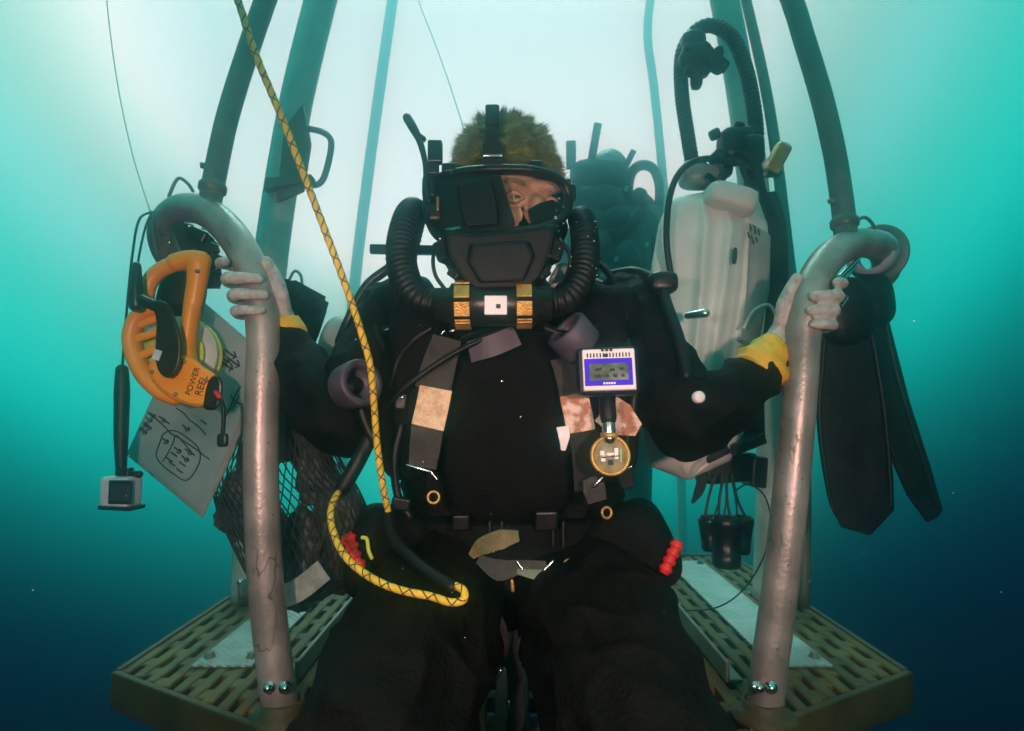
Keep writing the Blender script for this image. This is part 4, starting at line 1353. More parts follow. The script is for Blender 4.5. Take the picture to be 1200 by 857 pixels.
# hose loop standing above the shell
part('breathing_hose', M_BLACK, sp, corrugated, [at(812, 196, 1.27), at(806, 160, 1.27), at(799, 110, 1.27), at(799, 65, 1.27), at(812, 40, 1.26), at(832, 30, 1.25), at(856, 42, 1.23), at(872, 75, 1.215), at(882, 120, 1.205), at(886, 165, 1.20), at(880, 222, 1.20)], 0.0160, 0.0095, 0.13)
bm = bmesh.new()
superell(bm, at(817, 70, 1.25), (0.038, 0.026, 0.034), 0.7, (0, 0.5, 0))
superell(bm, at(836, 72, 1.24), (0.030, 0.018, 0.016), 0.6, (0, 0.7, 0))
superell(bm, at(816, 92, 1.245), (0.012, 0.012, 0.024), 0.6)
superell(bm, at(812, 50, 1.25), (0.026, 0.024, 0.022), 0.7)
for k, (x, y) in enumerate(((806, 58), (826, 56), (842, 62), (848, 78), (824, 86), (808, 84))):
    superell(bm, at(x, y, 1.235), (0.011, 0.012, 0.009), 0.55, (0, k * 0.7, 0), 3)
obj('mouthpiece', bm, M_BLACKP, sp)
bm = bmesh.new()
superell(bm, at(862, 172, 1.19), (0.034, 0.030, 0.034), 0.5)
superell(bm, at(880, 178, 1.18), (0.022, 0.026, 0.030), 0.5)
box(bm, at(852, 160, 1.19), (0.030, 0.03, 0.018), rot=(0, -0.3, 0), bev=0.003)
for k in range(9):
    superell(bm, at(850 + random.uniform(-14, 40), 165 + random.uniform(-16, 40), 1.165 + random.uniform(-0.01, 0.02)), (random.uniform(.006, .012), random.uniform(.008, .014), random.uniform(.006, .016)), 0.55, (random.uniform(-.6, .6), random.uniform(-.8, .8), 0), 3)
obj('head_block', bm, M_BLACKP, sp)
bm = bmesh.new()
superell(bm, at(822, 208, 1.24), (0.045, 0.035, 0.022), 0.6)
for x in (806, 822, 838):
    superell(bm, at(x, 198 - (x - 806) * 0.1, 1.22), (0.010, 0.012, 0.016), 0.6)
obj('hose_manifold', bm, M_CYL, sp)
hose([at(786, 322, 1.14), at(781, 280, 1.13), at(785, 230, 1.13), at(800, 198, 1.14), at(828, 186, 1.15), at(862, 192, 1.16)], 0.0062, M_BLACK, 'feed_hose', sp)
hose([at(858, 190, 1.17), at(850, 206, 1.165), at(842, 214, 1.17), at(830, 206, 1.18)], 0.0058, M_BLACK, 'feed_hose', sp)
hose([at(868, 192, 1.16), at(872, 204, 1.15), at(876, 216, 1.15), at(868, 226, 1.16)], 0.0050, M_BLACK, 'feed_hose', sp)
hose([at(872, 180, 1.16), at(888, 200, 1.16), at(894, 225, 1.18), at(905, 250, 1.2)], 0.0075, M_BLACK, 'feed_hose', sp)
part('shoulder_strap', M_WEB, sp, strip, [at(898, 226, 1.22), at(910, 265, 1.20), at(912, 330, 1.2), at(905, 400, 1.2)], [FN], px(22, 1.2), 0.006)
hose([at(872, 384, 1.13), at(884, 364, 1.12), at(902, 358, 1.12), at(912, 378, 1.13), at(912, 400, 1.14)], 0.0030, M_PALE, 'bungee', sp)
for a, b in (((866, 398), (912, 420)), ((872, 440), (914, 456))):
    part('frame_bar', M_CYL, sp, sweep, [at(*a, 1.15), at(*b, 1.16)], 0.005, 8, round_caps=True)
part('back_frame', M_BLACKP, sp, box, at(880, 470, 1.26), (0.05, 0.02, 0.16), bev=0.004)
bm = bmesh.new()
strip(bm, [at(820, 552, 1.2), at(822, 565, 1.19), at(818, 578, 1.19), at(811, 590, 1.2)], [FN], [px(14, 1.2), px(12, 1.2), px(10, 1.2), px(3, 1.2)], 0.003)
obj('strap_tail', bm, M_WEB, sp)

# canisters hanging under it
cl = thing('canister_cluster', 'bundle of three dark canisters hanging by cords beside the right grip tube', 'canisters', at(850, 662, 1.15))
for k, (x, y, h, r) in enumerate(((833, 624, 40, 13), (851, 634, 58, 16), (869, 626, 44, 12))):
    bm = bmesh.new()
    yy = 1.15 + (0.02, -0.008, 0.012)[k]
    c = at(x, y, yy); H = px(h, 1.15) / 2; rr = px(r, 1.15)
    lathe(bm, [(0, -H), (rr * 0.9, -H), (rr, -H + 0.004), (rr, -H * 0.5), (rr * 0.96, -H * 0.48), (rr * 0.96, H * 0.5), (rr, H * 0.52), (rr, H - 0.006), (rr * 0.7, H), (0, H)], Matrix.Translation(c) @ Matrix.Rotation((-0.12, 0.02, 0.16)[k], 4, 'Y'), 18)
    can = obj('canister', bm, M_BLACKP, cl)
for k, (xa, xb) in enumerate(((826, 838), (836, 846), (842, 848), (848, 850), (856, 852), (864, 856), (874, 858))):
    part('cord', M_NET, cl, sweep, catmull([at(xa, 607, 1.15), at((xa + xb) / 2 + (2 if k % 2 else -2), 585, 1.16), at(xb, 556, 1.18)], 5), 0.0016 if k % 2 else 0.0026, 6)
part('loop_wire', M_NET, cl, sweep, catmull([at(862, 575, 1.17), at(876, 568, 1.15), at(895, 580, 1.12), at(903, 610, 1.11), at(896, 650, 1.12), at(872, 690, 1.16), at(840, 712, 1.20), at(800, 716, 1.32)], 8), 0.0016, 6)

# clip-on lamp beside the hose loop
lm = thing('clip_lamp', 'small brass coloured lamp body clipped to the thin right post', 'lamp', at(905, 205, 1.24))
mm = aim(at(911, 186, 1.24), (0.45, -0.2, 0.9))
bm = bmesh.new(); box(bm, at(911, 186, 1.24), (0.030, 0.030, 0.060), rot=mm, bev=0.005); obj('body', bm, M_GOLD, lm)
bm = bmesh.new(); lathe(bm, [(0, 0.032), (0.013, 0.032), (0.015, 0.030), (0.015, 0.026)], mm, 18); obj('lens', bm, M_WHITE, lm)
bm = bmesh.new(); box(bm, at(902, 192, 1.26), (0.020, 0.05, 0.020), rot=(0, 0.4, 0), bev=0.003); box(bm, at(906, 204, 1.25), (0.032, 0.02, 0.010), bev=0.002); obj('clamp', bm, M_BLACKP, lm)

# ------------------------------------------------------------------ fins hung from the right crook
def fin(label, outline, Y, ribs, strapc):
    t = thing('swim_fin', label, 'fin', at(outline[0][0], outline[0][1], Y), 'long black fins hung from the right crook')
    bm = bmesh.new()
    pts = []
    ol = outline
    F = [bm.verts.new(at(x, y, Y - 0.004)) for x, y in ol]; Bk = [bm.verts.new(at(x, y, Y + 0.004)) for x, y in ol]
    bm.faces.new(F); bm.faces.new(list(reversed(Bk)))
    for i in range(len(ol)):
        bm.faces.new((F[i], Bk[i], Bk[(i + 1) % len(ol)], F[(i + 1) % len(ol)]))
    bmesh.ops.recalc_face_normals(bm, faces=bm.faces[:])
    bmesh.ops.bevel(bm, geom=[e for e in bm.edges], offset=0.0015, segments=1, affect='EDGES')
    bl = obj('blade', bm, M_FIN, t)
    for r in ribs:
        part('side_rib', M_FIN, bl, sweep, catmull([at(x, y, Y - 0.005) for x, y in r], 6), [0.0055, 0.0045, 0.003], 8, round_caps=True)
    return t
f1 = fin('wide black fin with a blunt tip hanging nearest to the right grip tube', [(978, 345), (1012, 335), (1026, 400), (1040, 480), (1047, 560), (1048, 598), (1020, 628), (985, 618), (970, 580), (957, 500), (955, 430), (962, 380)], 1.075,
         [[(966, 400), (960, 490), (972, 580), (986, 614)], [(1020, 380), (1036, 480), (1043, 560), (1044, 594)]], None)
part('foot_pocket', M_FIN, f1, superell, at(990, 365, 1.065), (0.045, 0.030, 0.060), 0.7, (0, -0.1, 0))
bm = bmesh.new()
M_ = facing(at(984, 350, 1.03)) @ Matrix.Rotation(-0.6, 4, 'Z')
for a, b in (((-0.011, -0.009), (0.011, -0.009)), ((0.011, -0.009), (0.011, 0.009)), ((0.011, 0.009), (-0.011, 0.009)), ((-0.011, 0.009), (-0.011, -0.009))):
    sweep(bm, [M_ @ V(*a, 0), M_ @ V(*b, 0)], 0.0018, 6, round_caps=True)
obj('strap_buckle', bm, M_STEEL, f1)
f2 = fin('narrow black fin with a slanted tip hanging furthest right behind the wide fin', [(1006, 340), (1032, 335), (1048, 400), (1066, 470), (1090, 545), (1105, 598), (1099, 607), (1086, 613), (1062, 580), (1040, 530), (1022, 450), (1010, 400)], 1.13,
         [[(1034, 360), (1054, 450), (1082, 540), (1100, 596)], [(1012, 400), (1040, 510), (1066, 578), (1086, 606)]], None)
part('foot_pocket', M_FIN, f2, superell, at(1022, 352, 1.125), (0.036, 0.028, 0.050), 0.7, (0, -0.1, 0))
# snap hook the fins hang by
sh = thing('snap_hook', 'small steel snap hook holding the fins to the right crook', 'hook', at(985, 325, 1.02))
bm = bmesh.new()
sweep(bm, catmull([at(972, 322, 1.02), at(982, 326, 1.02), at(992, 318, 1.02), at(1004, 306, 1.02), at(1008, 300, 1.03)], 6), [0.006, 0.005, 0.004, 0.003], 10, round_caps=True)
obj('hook_body', bm, M_STEEL, sh)
part('gate', M_STEEL, sh, sweep, [at(988, 330, 1.02), at(1003, 313, 1.02)], 0.002, 8, round_caps=True)
part('swivel', M_STEEL, sh, superell, at(972, 322, 1.018), (0.010, 0.008, 0.008), 0.7)
# round spool and wrapped tape on the right crook
rs = thing('line_spool', 'round dark spool with pale tape hub pushed on the right crook end', 'spool', at(1032, 330, 1.15))
ms = aim(at(1022, 296, 1.11), (0.75, 0.62, 0.05))
bm = bmesh.new()
lathe(bm, [(0.033, 0.020), (0.052, 0.020), (0.055, 0.023), (0.052, 0.032), (0.033, 0.032), (0.033, 0.020)], ms, 36)
obj('flange', bm, M_POST, rs)
bm = bmesh.new()
lathe(bm, [(0.033, -0.020), (0.041, -0.018), (0.042, 0.018), (0.033, 0.020)], ms, 36)
obj('hub', bm, M_TAPE, rs)
part('wire_bail', M_POST, rs, sweep, catmull([at(1002, 268, 1.06), at(1006, 258, 1.06), at(1014, 255, 1.06), at(1022, 262, 1.07), at(1026, 272, 1.08)], 6), 0.0030, 8, round_caps=True)

# ------------------------------------------------------------------ left cluster: reel, slate pouch, camera, net bag
rl = thing('dive_reel', 'orange plastic dive reel with black crank hung from the left crook', 'reel', at(205, 480, 0.93))
RY = 0.935
def poly3(name, m, pts, y0, y1, parent=rl, bev=0.004, smooth=2, holes=None):
    P2 = list(pts)
    for _ in range(smooth):                                   # chaikin
        q = []
        n = len(P2)
        for i in range(n):
            a, b = P2[i], P2[(i + 1) % n]
            q += [(a[0] * .75 + b[0] * .25, a[1] * .75 + b[1] * .25), (a[0] * .25 + b[0] * .75, a[1] * .25 + b[1] * .75)]
        P2 = q
    bm = bmesh.new()
    F = [bm.verts.new(at(x, y, y0)) for x, y in P2]
    Bv = [bm.verts.new(at(x, y, y1)) for x, y in P2]
    bm.faces.new(F); bm.faces.new(list(reversed(Bv)))
    for i in range(len(P2)):
        bm.faces.new((F[i], Bv[i], Bv[(i + 1) % len(P2)], F[(i + 1) % len(P2)]))
    bmesh.ops.recalc_face_normals(bm, faces=bm.faces[:])
    if bev:
        es = [e for e in bm.edges if len(e.link_faces) == 2 and any(len(f.verts) > 6 for f in e.link_faces)]
        bmesh.ops.bevel(bm, geom=es, offset=bev, segments=3, affect='EDGES', profile=0.5, clamp_overlap=True)
    return obj(name, bm, m, parent)
# side cheeks left as a ring with three windows: built from a rim and spokes
def flatbar(bm, pts, r, flat):
    sweep(bm, catmull([at(x, y, Yq) for x, y, Yq in pts], 8), r, 12, flat=flat, round_caps=True)
bm = bmesh.new()
flatbar(bm, [(178, 362, RY), (163, 372, RY), (155, 392, RY), (158, 415, RY), (170, 440, RY), (188, 458, RY), (205, 466, RY)], 0.0130, 1.3)
flatbar(bm, [(226, 362, RY), (222, 390, RY), (220, 415, RY), (226, 435, RY)], 0.0115, 1.3)
for x0, y0, x1, y1 in ((160, 382, 186, 372), (158, 398, 188, 388), (163, 418, 190, 406)):
    flatbar(bm, [(x0, y0, RY - 0.004), ((x0 + x1) / 2, (y0 + y1) / 2, RY - 0.006), (x1, y1, RY - 0.004)], 0.0065, 0.8)
obj('guard_frame', bm, M_ORANGE, rl)
bd = poly3('body', M_ORANGE, [(172, 425), (190, 418), (214, 416), (228, 420), (238, 430), (256, 440), (252, 455), (240, 478), (222, 476), (196, 466), (178, 448)], RY - 0.024, RY + 0.022, bev=0.006)
bm = bmesh.new()
flatbar(bm, [(170, 352, RY), (174, 334, RY), (184, 320, RY), (200, 311, RY), (216, 306, RY)], 0.0125, 0.9)
flatbar(bm, [(206, 308, RY), (222, 304, RY), (236, 305, RY)], 0.0145, 1.0)
sweep(bm, catmull([at(233, 308, RY), at(231, 330, RY), at(227, 352, RY), at(223, 372, RY)], 8), [0.0175, 0.0150, 0.0140, 0.0120], 16, flat=0.95, round_caps=True)
obj('grip_handle', bm, M_ORANGE, rl)
poly3('crank_arm', M_BLACKP, [(176, 352), (196, 352), (206, 372), (214, 400), (212, 428), (202, 444), (190, 442), (182, 428), (182, 400), (184, 374)], RY - 0.044, RY - 0.026, bev=0.005)
part('crank_handle', M_BLACKP, rl, sweep, [at(160, 312, RY - 0.035), at(160, 358, RY - 0.035)], [0.0065, 0.0105], 14, round_caps=True)
part('crank_link', M_BLACKP, rl, sweep, [at(162, 350, RY - 0.035), at(186, 360, RY - 0.035)], 0.009, 10, round_caps=True)
part('crank_label', M_TAPE, rl, box, at(184, 416, RY - 0.0445), (px(9, .89), 0.0015, px(12, .89)), rot=(0, 0.3, 0), bev=0)
# spool of pale line behind
msp = aim(at(206, 418, RY + 0.034), (0.15, -1, 0.1))
bm = bmesh.new()
lathe(bm, [(0, -0.012), (0.062, -0.012), (0.068, -0.010), (0.068, -0.007), (0.062, -0.004), (0.030, -0.004), (0.030, 0.013), (0.046, 0.013), (0.048, 0.015), (0.046, 0.017), (0, 0.017)], msp, 40)
obj('spool', bm, M_LIME, rl)
bm = bmesh.new()
lathe(bm, [(0.0, 0.0), (0.0635, -0.0025), (0.0645, 0.0), (0.0635, 0.009), (0, 0.0105)], msp, 40)
obj('wound_line', bm, M_PALE, rl)
poly3('nose_block', M_BLACKP, [(244, 440), (258, 440), (262, 452), (258, 478), (246, 482), (236, 478)], RY - 0.026, RY + 0.020, bev=0.005)
hose([at(255, 462, RY - 0.024), at(261, 475, RY - 0.03), at(262, 492, RY - 0.03), at(261, 510, RY - 0.028)], 0.0032, M_BLACK, 'leader_cord', rl)
part('leader_clip', M_BLACKP, rl, superell, at(261, 516, RY - 0.027), (px(6, .9), 0.005, px(8, .9)), 0.5)
part('leader_pin', M_RED, rl, sweep, [at(253, 460, RY - 0.026), at(257, 465, RY - 0.03)], 0.0035, 8, round_caps=True)
uu = (at(232, 440, RY) - at(222, 468, RY)).normalized()
for txt, x, y, sz in (('POWER', 226, 447, 0.0125), ('REEL', 236, 452, 0.0150)):
    text_mesh('lettering', txt, sz, aim(at(x, y, RY - 0.0245), (0, -1, 0), uu), M_INK, bd, 0.0006)
for x, y in ((178, 436), (216, 424), (206, 462), (242, 446), (231, 318)):
    bm = bmesh.new()
    lathe(bm, [(0, 0.0022), (0.0022, 0.0022), (0.0032, 0.0010), (0.0032, -0.001)], aim(at(x, y, RY - (0.0245 if y > 400 else 0.0165)), (0, -1, 0.05)), 10)
    obj('screw', bm, M_RAIL, rl)
part('mould_seam', mat('orange_seam', (0.50, 0.15, 0.008), None, 20, 0.5), rl, sweep, catmull([at(178, 446, RY - 0.0238), at(196, 460, RY - 0.0242), at(220, 472, RY - 0.0242), at(236, 474, RY - 0.0238)], 6), 0.0009, 6)
# cord that ties the reel to the crook
tc_ = thing('tie_bundle', 'dark buckled webbing bundle wrapped on the left crook above the orange reel', 'webbing', at(232, 330, 1.03))
bm = bmesh.new()
for k in range(6):
    a0 = k * 0.5
    strip(bm, [at(208 + k * 5, 262 + k * 3, 1.00 + 0.012 * k), at(216 + k * 6, 285, 0.985 + 0.010 * k), at(228 + k * 5, 312 + k * 2, 1.0 + 0.008 * k), at(236 + k * 3, 338, 1.02)], [(0.3, -1, 0.2)], px(13, 1.0), 0.004)
obj('webbing', bm, M_WEB, tc_)
for (x, y, w, h, a) in ((232, 276, 22, 15, 0.4), (246, 292, 20, 14, -0.3), (226, 298, 18, 13, 0.1), (252, 308, 15, 20, 0.3)):
    part('buckle', M_BLACKP, tc_, box, at(x, y, 0.978), (px(w, .98), 0.014, px(h, .98)), rot=(0, a, 0), bev=0.003)
for x, y in ((222, 262), (241, 268), (252, 285)):
    part('buckle_pin', M_STEEL, tc_, sweep, [at(x - 4, y, 0.972), at(x + 4, y + 2, 0.972)], 0.0018, 8, round_caps=True)
part('hanging_sleeve', M_FIN, tc_, superell, at(212, 352, 1.03), (0.034, 0.03, 0.052), 0.6, (0, 0.2, 0))
part('wire_bail', M_POST, tc_, sweep, catmull([at(198, 230, 1.05), at(205, 214, 1.05), at(211, 209, 1.05), at(220, 215, 1.05), at(226, 224, 1.05)], 6), 0.0030, 8, round_caps=True)

# slate pouch
sl_ = thing('slate_pouch', 'cloudy plastic pouch with handwritten notes hanging behind the orange reel', 'pouch', at(238, 608, 1.02))
Cc = [(148, 533), (238, 608), (322, 425), (232, 348)]
def spt(u, v, off=0.0):
    """u along the lower edge, v up."""
    a = Vector(Cc[0]).lerp(Vector(Cc[1]), u); b = Vector(Cc[3]).lerp(Vector(Cc[2]), u)
    p = a.lerp(b, v)
    return at(p.x, p.y, 1.03 + 0.012 * math.sin(u * 3.1) * math.sin(v * 5) - 0.03 * (u - 0.5) - off)
bm = bmesh.new()
NU, NV = 14, 22
for off in (0.0, 0.0035):
    g = [[bm.verts.new(spt(i / NU, j / NV, off)) for i in range(NU + 1)] for j in range(NV + 1)]
    for j in range(NV):
        for i in range(NU):
            f = bm.faces.new((g[j][i], g[j][i + 1], g[j + 1][i + 1], g[j + 1][i])); f.smooth = True
    if off == 0.0: g0 = g
for j in range(NV):
    bm.faces.new((g0[j][0], g0[j + 1][0], g[j + 1][0], g[j][0])); bm.faces.new((g0[j][NU], g[j][NU], g[j + 1][NU], g0[j + 1][NU]))
for i in range(NU):
    bm.faces.new((g0[0][i], g[0][i], g[0][i + 1], g0[0][i + 1])); bm.faces.new((g0[NV][i], g0[NV][i + 1], g[NV][i + 1], g[NV][i]))
obj('sheet', bm, M_POUCH, sl_)
def ink(pts, r=0.0014):
    part('ink_line', M_INK, sl_, sweep, catmull([spt(u, v, 0.0046) for u, v in pts], 5), r, 6)
def inkpx(pts, r=0.0014):
    """Points in photograph pixels turned to sheet coordinates."""
    A = np.array([[Cc[1][0] - Cc[0][0], Cc[3][0] - Cc[0][0]], [Cc[1][1] - Cc[0][1], Cc[3][1] - Cc[0][1]]], float)
    q = [np.linalg.solve(A, np.array([x - Cc[0][0], y - Cc[0][1]], float)) for x, y in pts]
    ink([(min(max(a, .02), .98), min(max(b, .02), .98)) for a, b in q], r)
inkpx([(186, 522), (192, 508), (206, 505), (222, 515), (233, 526), (234, 540), (226, 556), (217, 563), (204, 556), (190, 545), (183, 534), (186, 522)], 0.0011)
inkpx([(190, 541), (196, 532), (203, 518), (206, 510), (216, 520), (226, 532)], 0.0010)
for a, b in (((171, 482), (200, 508)), ((200, 508), (245, 538)), ((206, 478), (222, 492)), ((222, 492), (241, 509))):
    inkpx([a, ((a[0] + b[0]) / 2 + 1, (a[1] + b[1]) / 2 - 1), b], 0.0011)
for x, y in ((163, 500), (168, 495), (173, 490), (177, 485), (167, 504), (172, 499), (189, 490), (194, 494), (192, 515), (198, 538), (203, 532), (207, 526), (201, 543), (210, 551), (213, 543), (216, 536), (220, 528), (224, 530), (217, 500), (238, 494)):
    a = random.uniform(-0.5, 0.5)
    inkpx([(x - 3, y - 2), (x + 1 + a * 3, y + 1), (x + 4, y + 3)], 0.0013)
    if random.random() < 0.5:
        inkpx([(x + 3, y), (x + 5, y + 3), (x + 2, y + 5), (x, y + 3)], 0.0011)
for x, y in ((256, 412), (262, 420), (270, 414), (266, 428), (274, 424), (254, 424)):
    inkpx([(x - 6, y - 5), (x, y), (x + 7, y + 4)], 0.0017)
    inkpx([(x + 4, y - 3), (x + 6, y + 2), (x + 2, y + 6)], 0.0013)
inkpx([(262, 492), (270, 476), (276, 462), (282, 452)], 0.0013); inkpx([(270, 462), (276, 470), (283, 472)], 0.0012); inkpx([(264, 480), (272, 478), (280, 462)], 0.0012)

# action camera on a float stick
ac_ = thing('action_camera', 'small action camera on a black stick hanging by a cord at far left', 'camera', at(143, 596, 0.97))
AY = 0.97
part('lanyard', M_BLACK, ac_, sweep, catmull([at(143, 436, AY), at(148, 370, AY), at(155, 300, AY), at(163, 258, 1.0), at(178, 248, 1.03)], 8), 0.0020, 8)
part('lanyard', M_BLACK, ac_, sweep, catmull([at(178, 248, 1.03), at(170, 268, 1.0), at(163, 300, AY), at(158, 335, AY)], 8), 0.0018, 8)
part('handle', M_BLACK, ac_, sweep, catmull([at(143, 434, AY), at(143, 460, AY), at(142, 510, AY), at(142, 548, AY)], 6), [0.0095, 0.0115, 0.0105, 0.0080], 16, round_caps=True)
bm = bmesh.new()
box(bm, at(146, 553, AY), (px(16, AY), 0.016, px(9, AY)), bev=0.002)
sweep(bm, [at(150, 554, AY), at(163, 556, AY)], [0.003, 0.006], 10, round_caps=True)
obj('mount', bm, M_BLACKP, ac_)
cb = part('housing', M_TAPE, ac_, box, at(142, 576, AY), (px(36, AY), 0.034, px(35, AY)), rot=(0, 0, -0.12), bev=0.005)
part('front_panel', M_BLACKP, cb, box, at(141, 577, AY - 0.0185), (px(28, AY), 0.005, px(27, AY)), rot=(0, 0, -0.12), bev=0.002)
part('screen', M_INK, cb, box, at(141, 577, AY - 0.0215), (px(23, AY), 0.002, px(19, AY)), rot=(0, 0, -0.12), bev=0)
part('base_clip', M_BLACKP, cb, box, at(143, 594, AY), (px(40, AY), 0.036, px(5, AY)), rot=(0, 0.03, -0.12), bev=0.002)

# net bag
nb = thing('mesh_bag', 'black mesh bag of gear hanging behind the left grip tube', 'mesh bag', at(345, 715, 1.08))
NY = 1.07
prof_l = [(300, 440), (278, 500), (252, 560), (252, 590), (272, 640), (300, 690), (335, 714)]
prof_r = [(345, 430), (372, 480), (400, 540), (428, 590), (428, 640), (404, 686), (345, 716)]
PLc = catmull([V(a, b, 0) for a, b in prof_l], 6); PRc = catmull([V(a, b, 0) for a, b in prof_r], 6)
NB = len(PLc)
def bagpt(u, t):
    """u: angle round the bag, t: 0 top to 1 bottom."""
    k = t * (NB - 1); j = min(int(k), NB - 2); f = k - j
    l = PLc[j].lerp(PLc[j + 1], f); r = PRc[j].lerp(PRc[j + 1], f)
    cx, cy, hw = (l.x + r.x) / 2, (l.y + r.y) / 2, (r.x - l.x) / 2
    dep = min(px(hw, NY) * 0.62, 0.075)
    x = cx + hw * math.cos(u); y = cy + (r.y - l.y) / 2 * math.cos(u)
    w = 0.006 * mnoise.noise(V(math.cos(u) * 2.5, math.sin(u) * 2.5, t * 6))
    return at(x, y, NY - dep * math.sin(u) + w)
bm = bmesh.new()
NS = 52
for k in range(NS):
    for sgn in (-1, 1):
        path = [bagpt(2 * math.pi * (k / NS + sgn * 0.23 * i / 22), i / 22 * 0.985) for i in range(23)]
        sweep(bm, path, 0.00125, 4, caps=False)
net_ = obj('netting', bm, M_NET, nb)
net_['kind'] = 'stuff'
part('rim_cord', M_NET, nb, sweep, [bagpt(2 * math.pi * i / 30, 0.0) for i in range(31)], 0.0035, 8, caps=False)
part('hem_cord', M_NET, nb, sweep, [bagpt(2 * math.pi * i / 30, 0.80) for i in range(31)], 0.0040, 8, caps=False)
part('bottom_cord', M_NET, nb, sweep, [bagpt(2 * math.pi * i / 30, 0.955) for i in range(31)], 0.0045, 8, caps=False)
M_DKGEAR = mat('dark_gear', (0.008, 0.012, 0.013), (0.06, 0.085, 0.085), 30, 0.6, 0, 0.6, 60)
for k in range(9):
    x = (304, 340, 372, 312, 362, 402, 350, 284, 398)[k]; y = (540, 505, 556, 618, 628, 610, 672, 590, 650)[k]
    bm = bmesh.new()
    superell(bm, V(0, 0, 0), (px(random.uniform(20, 30), NY), 0.032, px(random.uniform(30, 46), NY)), 0.8, (0, random.uniform(-.7, .5), random.uniform(-.5, .5)), 4)
    for v in bm.verts:
        v.co += v.co.normalized() * 0.013 * (mnoise.noise(v.co * 38 + V(k * 3, 0, 0)) + 0.5 * mnoise.noise(v.co * 90 + V(k * 5, 1, 0)))
        v.co += at(x, y, NY + 0.015)
    obj('gear_lump', bm, M_DKGEAR, nb)
part('mesh_tag', mat('pale_fabric', (0.20, 0.24, 0.22), (0.34, 0.38, 0.35), 60, 0.8, 0, 0.6), nb, strip, [at(330, 700, NY - 0.07), at(352, 690, NY - 0.075), at(380, 668, NY - 0.068)], [(0, -1, 0.2)], px(24, NY), 0.003)

# dark fold of fabric behind the diver's hand
dk = thing('fabric_pouch', 'dark fabric pouch strapped to the left rear post behind the diver\'s hand', 'pouch', at(352, 440, 1.25))
bm = bmesh.new()
ol = [(318, 330), (342, 326), (364, 338), (386, 350), (384, 362), (372, 398), (352, 440), (330, 436), (318, 400)]
F = [bm.verts.new(at(x, y, 1.16)) for x, y in ol]; Bv = [bm.verts.new(at(x, y, 1.26)) for x, y in ol]
bm.faces.new(F); bm.faces.new(list(reversed(Bv)))
for i in range(len(ol)): bm.faces.new((F[i], Bv[i], Bv[(i + 1) % len(ol)], F[(i + 1) % len(ol)]))
bmesh.ops.recalc_face_normals(bm, faces=bm.faces[:])
bmesh.ops.bevel(bm, geom=bm.edges[:], offset=0.008, segments=2, affect='EDGES', clamp_overlap=True)
obj('bag', bm, M_SUIT, dk)
part('post_strap', M_WEB, dk, sweep, catmull([at(330, 345, 1.26), at(306, 344, 1.44), at(312, 346, 1.56)], 5), 0.010, 8, flat=0.4)
part('edge_loop', M_CYL, dk, sweep, catmull([at(338, 330, 1.2), at(345, 318, 1.2), at(352, 322, 1.2), at(354, 332, 1.2)], 5), 0.003, 8, round_caps=True)

# ------------------------------------------------------------------ yellow and black rope
ROPE = [at(262, -45, 0.72), at(277, -5, 0.725), at(300, 65, 0.735), at(335, 150, 0.745), at(375, 255, 0.76), at(405, 335, 0.775), at(424, 392, 0.79), at(434, 430, 0.80), at(438, 470, 0.815), at(442, 520, 0.83), at(448, 565, 0.845), at(455, 600, 0.865)]
ROPE2 = [at(396, 578, 0.885), at(389, 592, 0.86), at(388, 612, 0.838), at(397, 640, 0.808), at(414, 662, 0.782), at(440, 680, 0.755), at(470, 692, 0.738), at(505, 699, 0.730), at(528, 706, 0.724), at(543, 703, 0.724), at(543, 692, 0.73), at(532, 686, 0.742)]
M_RY = mat('rope_yellow', (0.60, 0.40, 0.02), (0.76, 0.54, 0.05), 90, 0.7, 0, 0.5, 500)
M_RB = mat('rope_dark', (0.012, 0.012, 0.025), (0.03, 0.03, 0.05), 90, 0.75, 0, 0.5, 500)
def rope(label, P, r, step=0.0135, width=0.0052):
    t = thing('rope', label, 'rope', P[-1])
    path = catmull(P, 10)
    part('core', M_RY, t, sweep, path, r, 12, round_caps=True)
    # two dark tracer strands wound round it
    Ls = [0.0]
    for a, b in zip(path[:-1], path[1:]): Ls.append(Ls[-1] + (b - a).length)
    n = int(Ls[-1] / 0.0022)
    fine, j = [], 0
    for i in range(n + 1):
        q = Ls[-1] * i / n
        while j < len(Ls) - 2 and Ls[j + 1] < q: j += 1
        fine.append(path[j].lerp(path[j + 1], (q - Ls[j]) / max(Ls[j + 1] - Ls[j], 1e-9)))
    T, N, B = frames(fine)
    for ph, hand_ in ((0.0, 1), (math.pi * 0.9, -1), (math.pi * 1.1, 1)):
        pts = []
        for i, p in enumerate(fine):
            a = hand_ * 2 * math.pi * (Ls[-1] * i / n) / 0.030 + ph
            pts.append(p + (N[i] * math.cos(a) + B[i] * math.sin(a)) * r * 0.84)
        part('tracer_strand', M_RB, t, sweep, pts, r * 0.25, 6)
    return t
rope('yellow and black braided rope running from the top left down past the diver\'s right arm', ROPE, 0.0046)
rope('yellow and black rope loop curling round the diver\'s right hip pocket to his lap', ROPE2, 0.0047)

# thin guide lines
tag(part('guide_line', M_PALE, None, sweep, catmull([at(122, -40, 1.25), at(127, 20, 1.24), at(138, 100, 1.2), at(155, 180, 1.12), at(176, 248, 1.04)], 8), 0.0011, 6), 'thin pale line curving down to the left crook from above', 'line')
tag(part('guide_line', M_PALE, None, sweep, catmull([at(478, -40, 1.9), at(490, 0, 1.85), at(515, 65, 1.6), at(540, 140, 1.3), at(556, 200, 1.12)], 8), 0.0015, 6), 'thin pale line running down behind the seated diver\'s head', 'line')

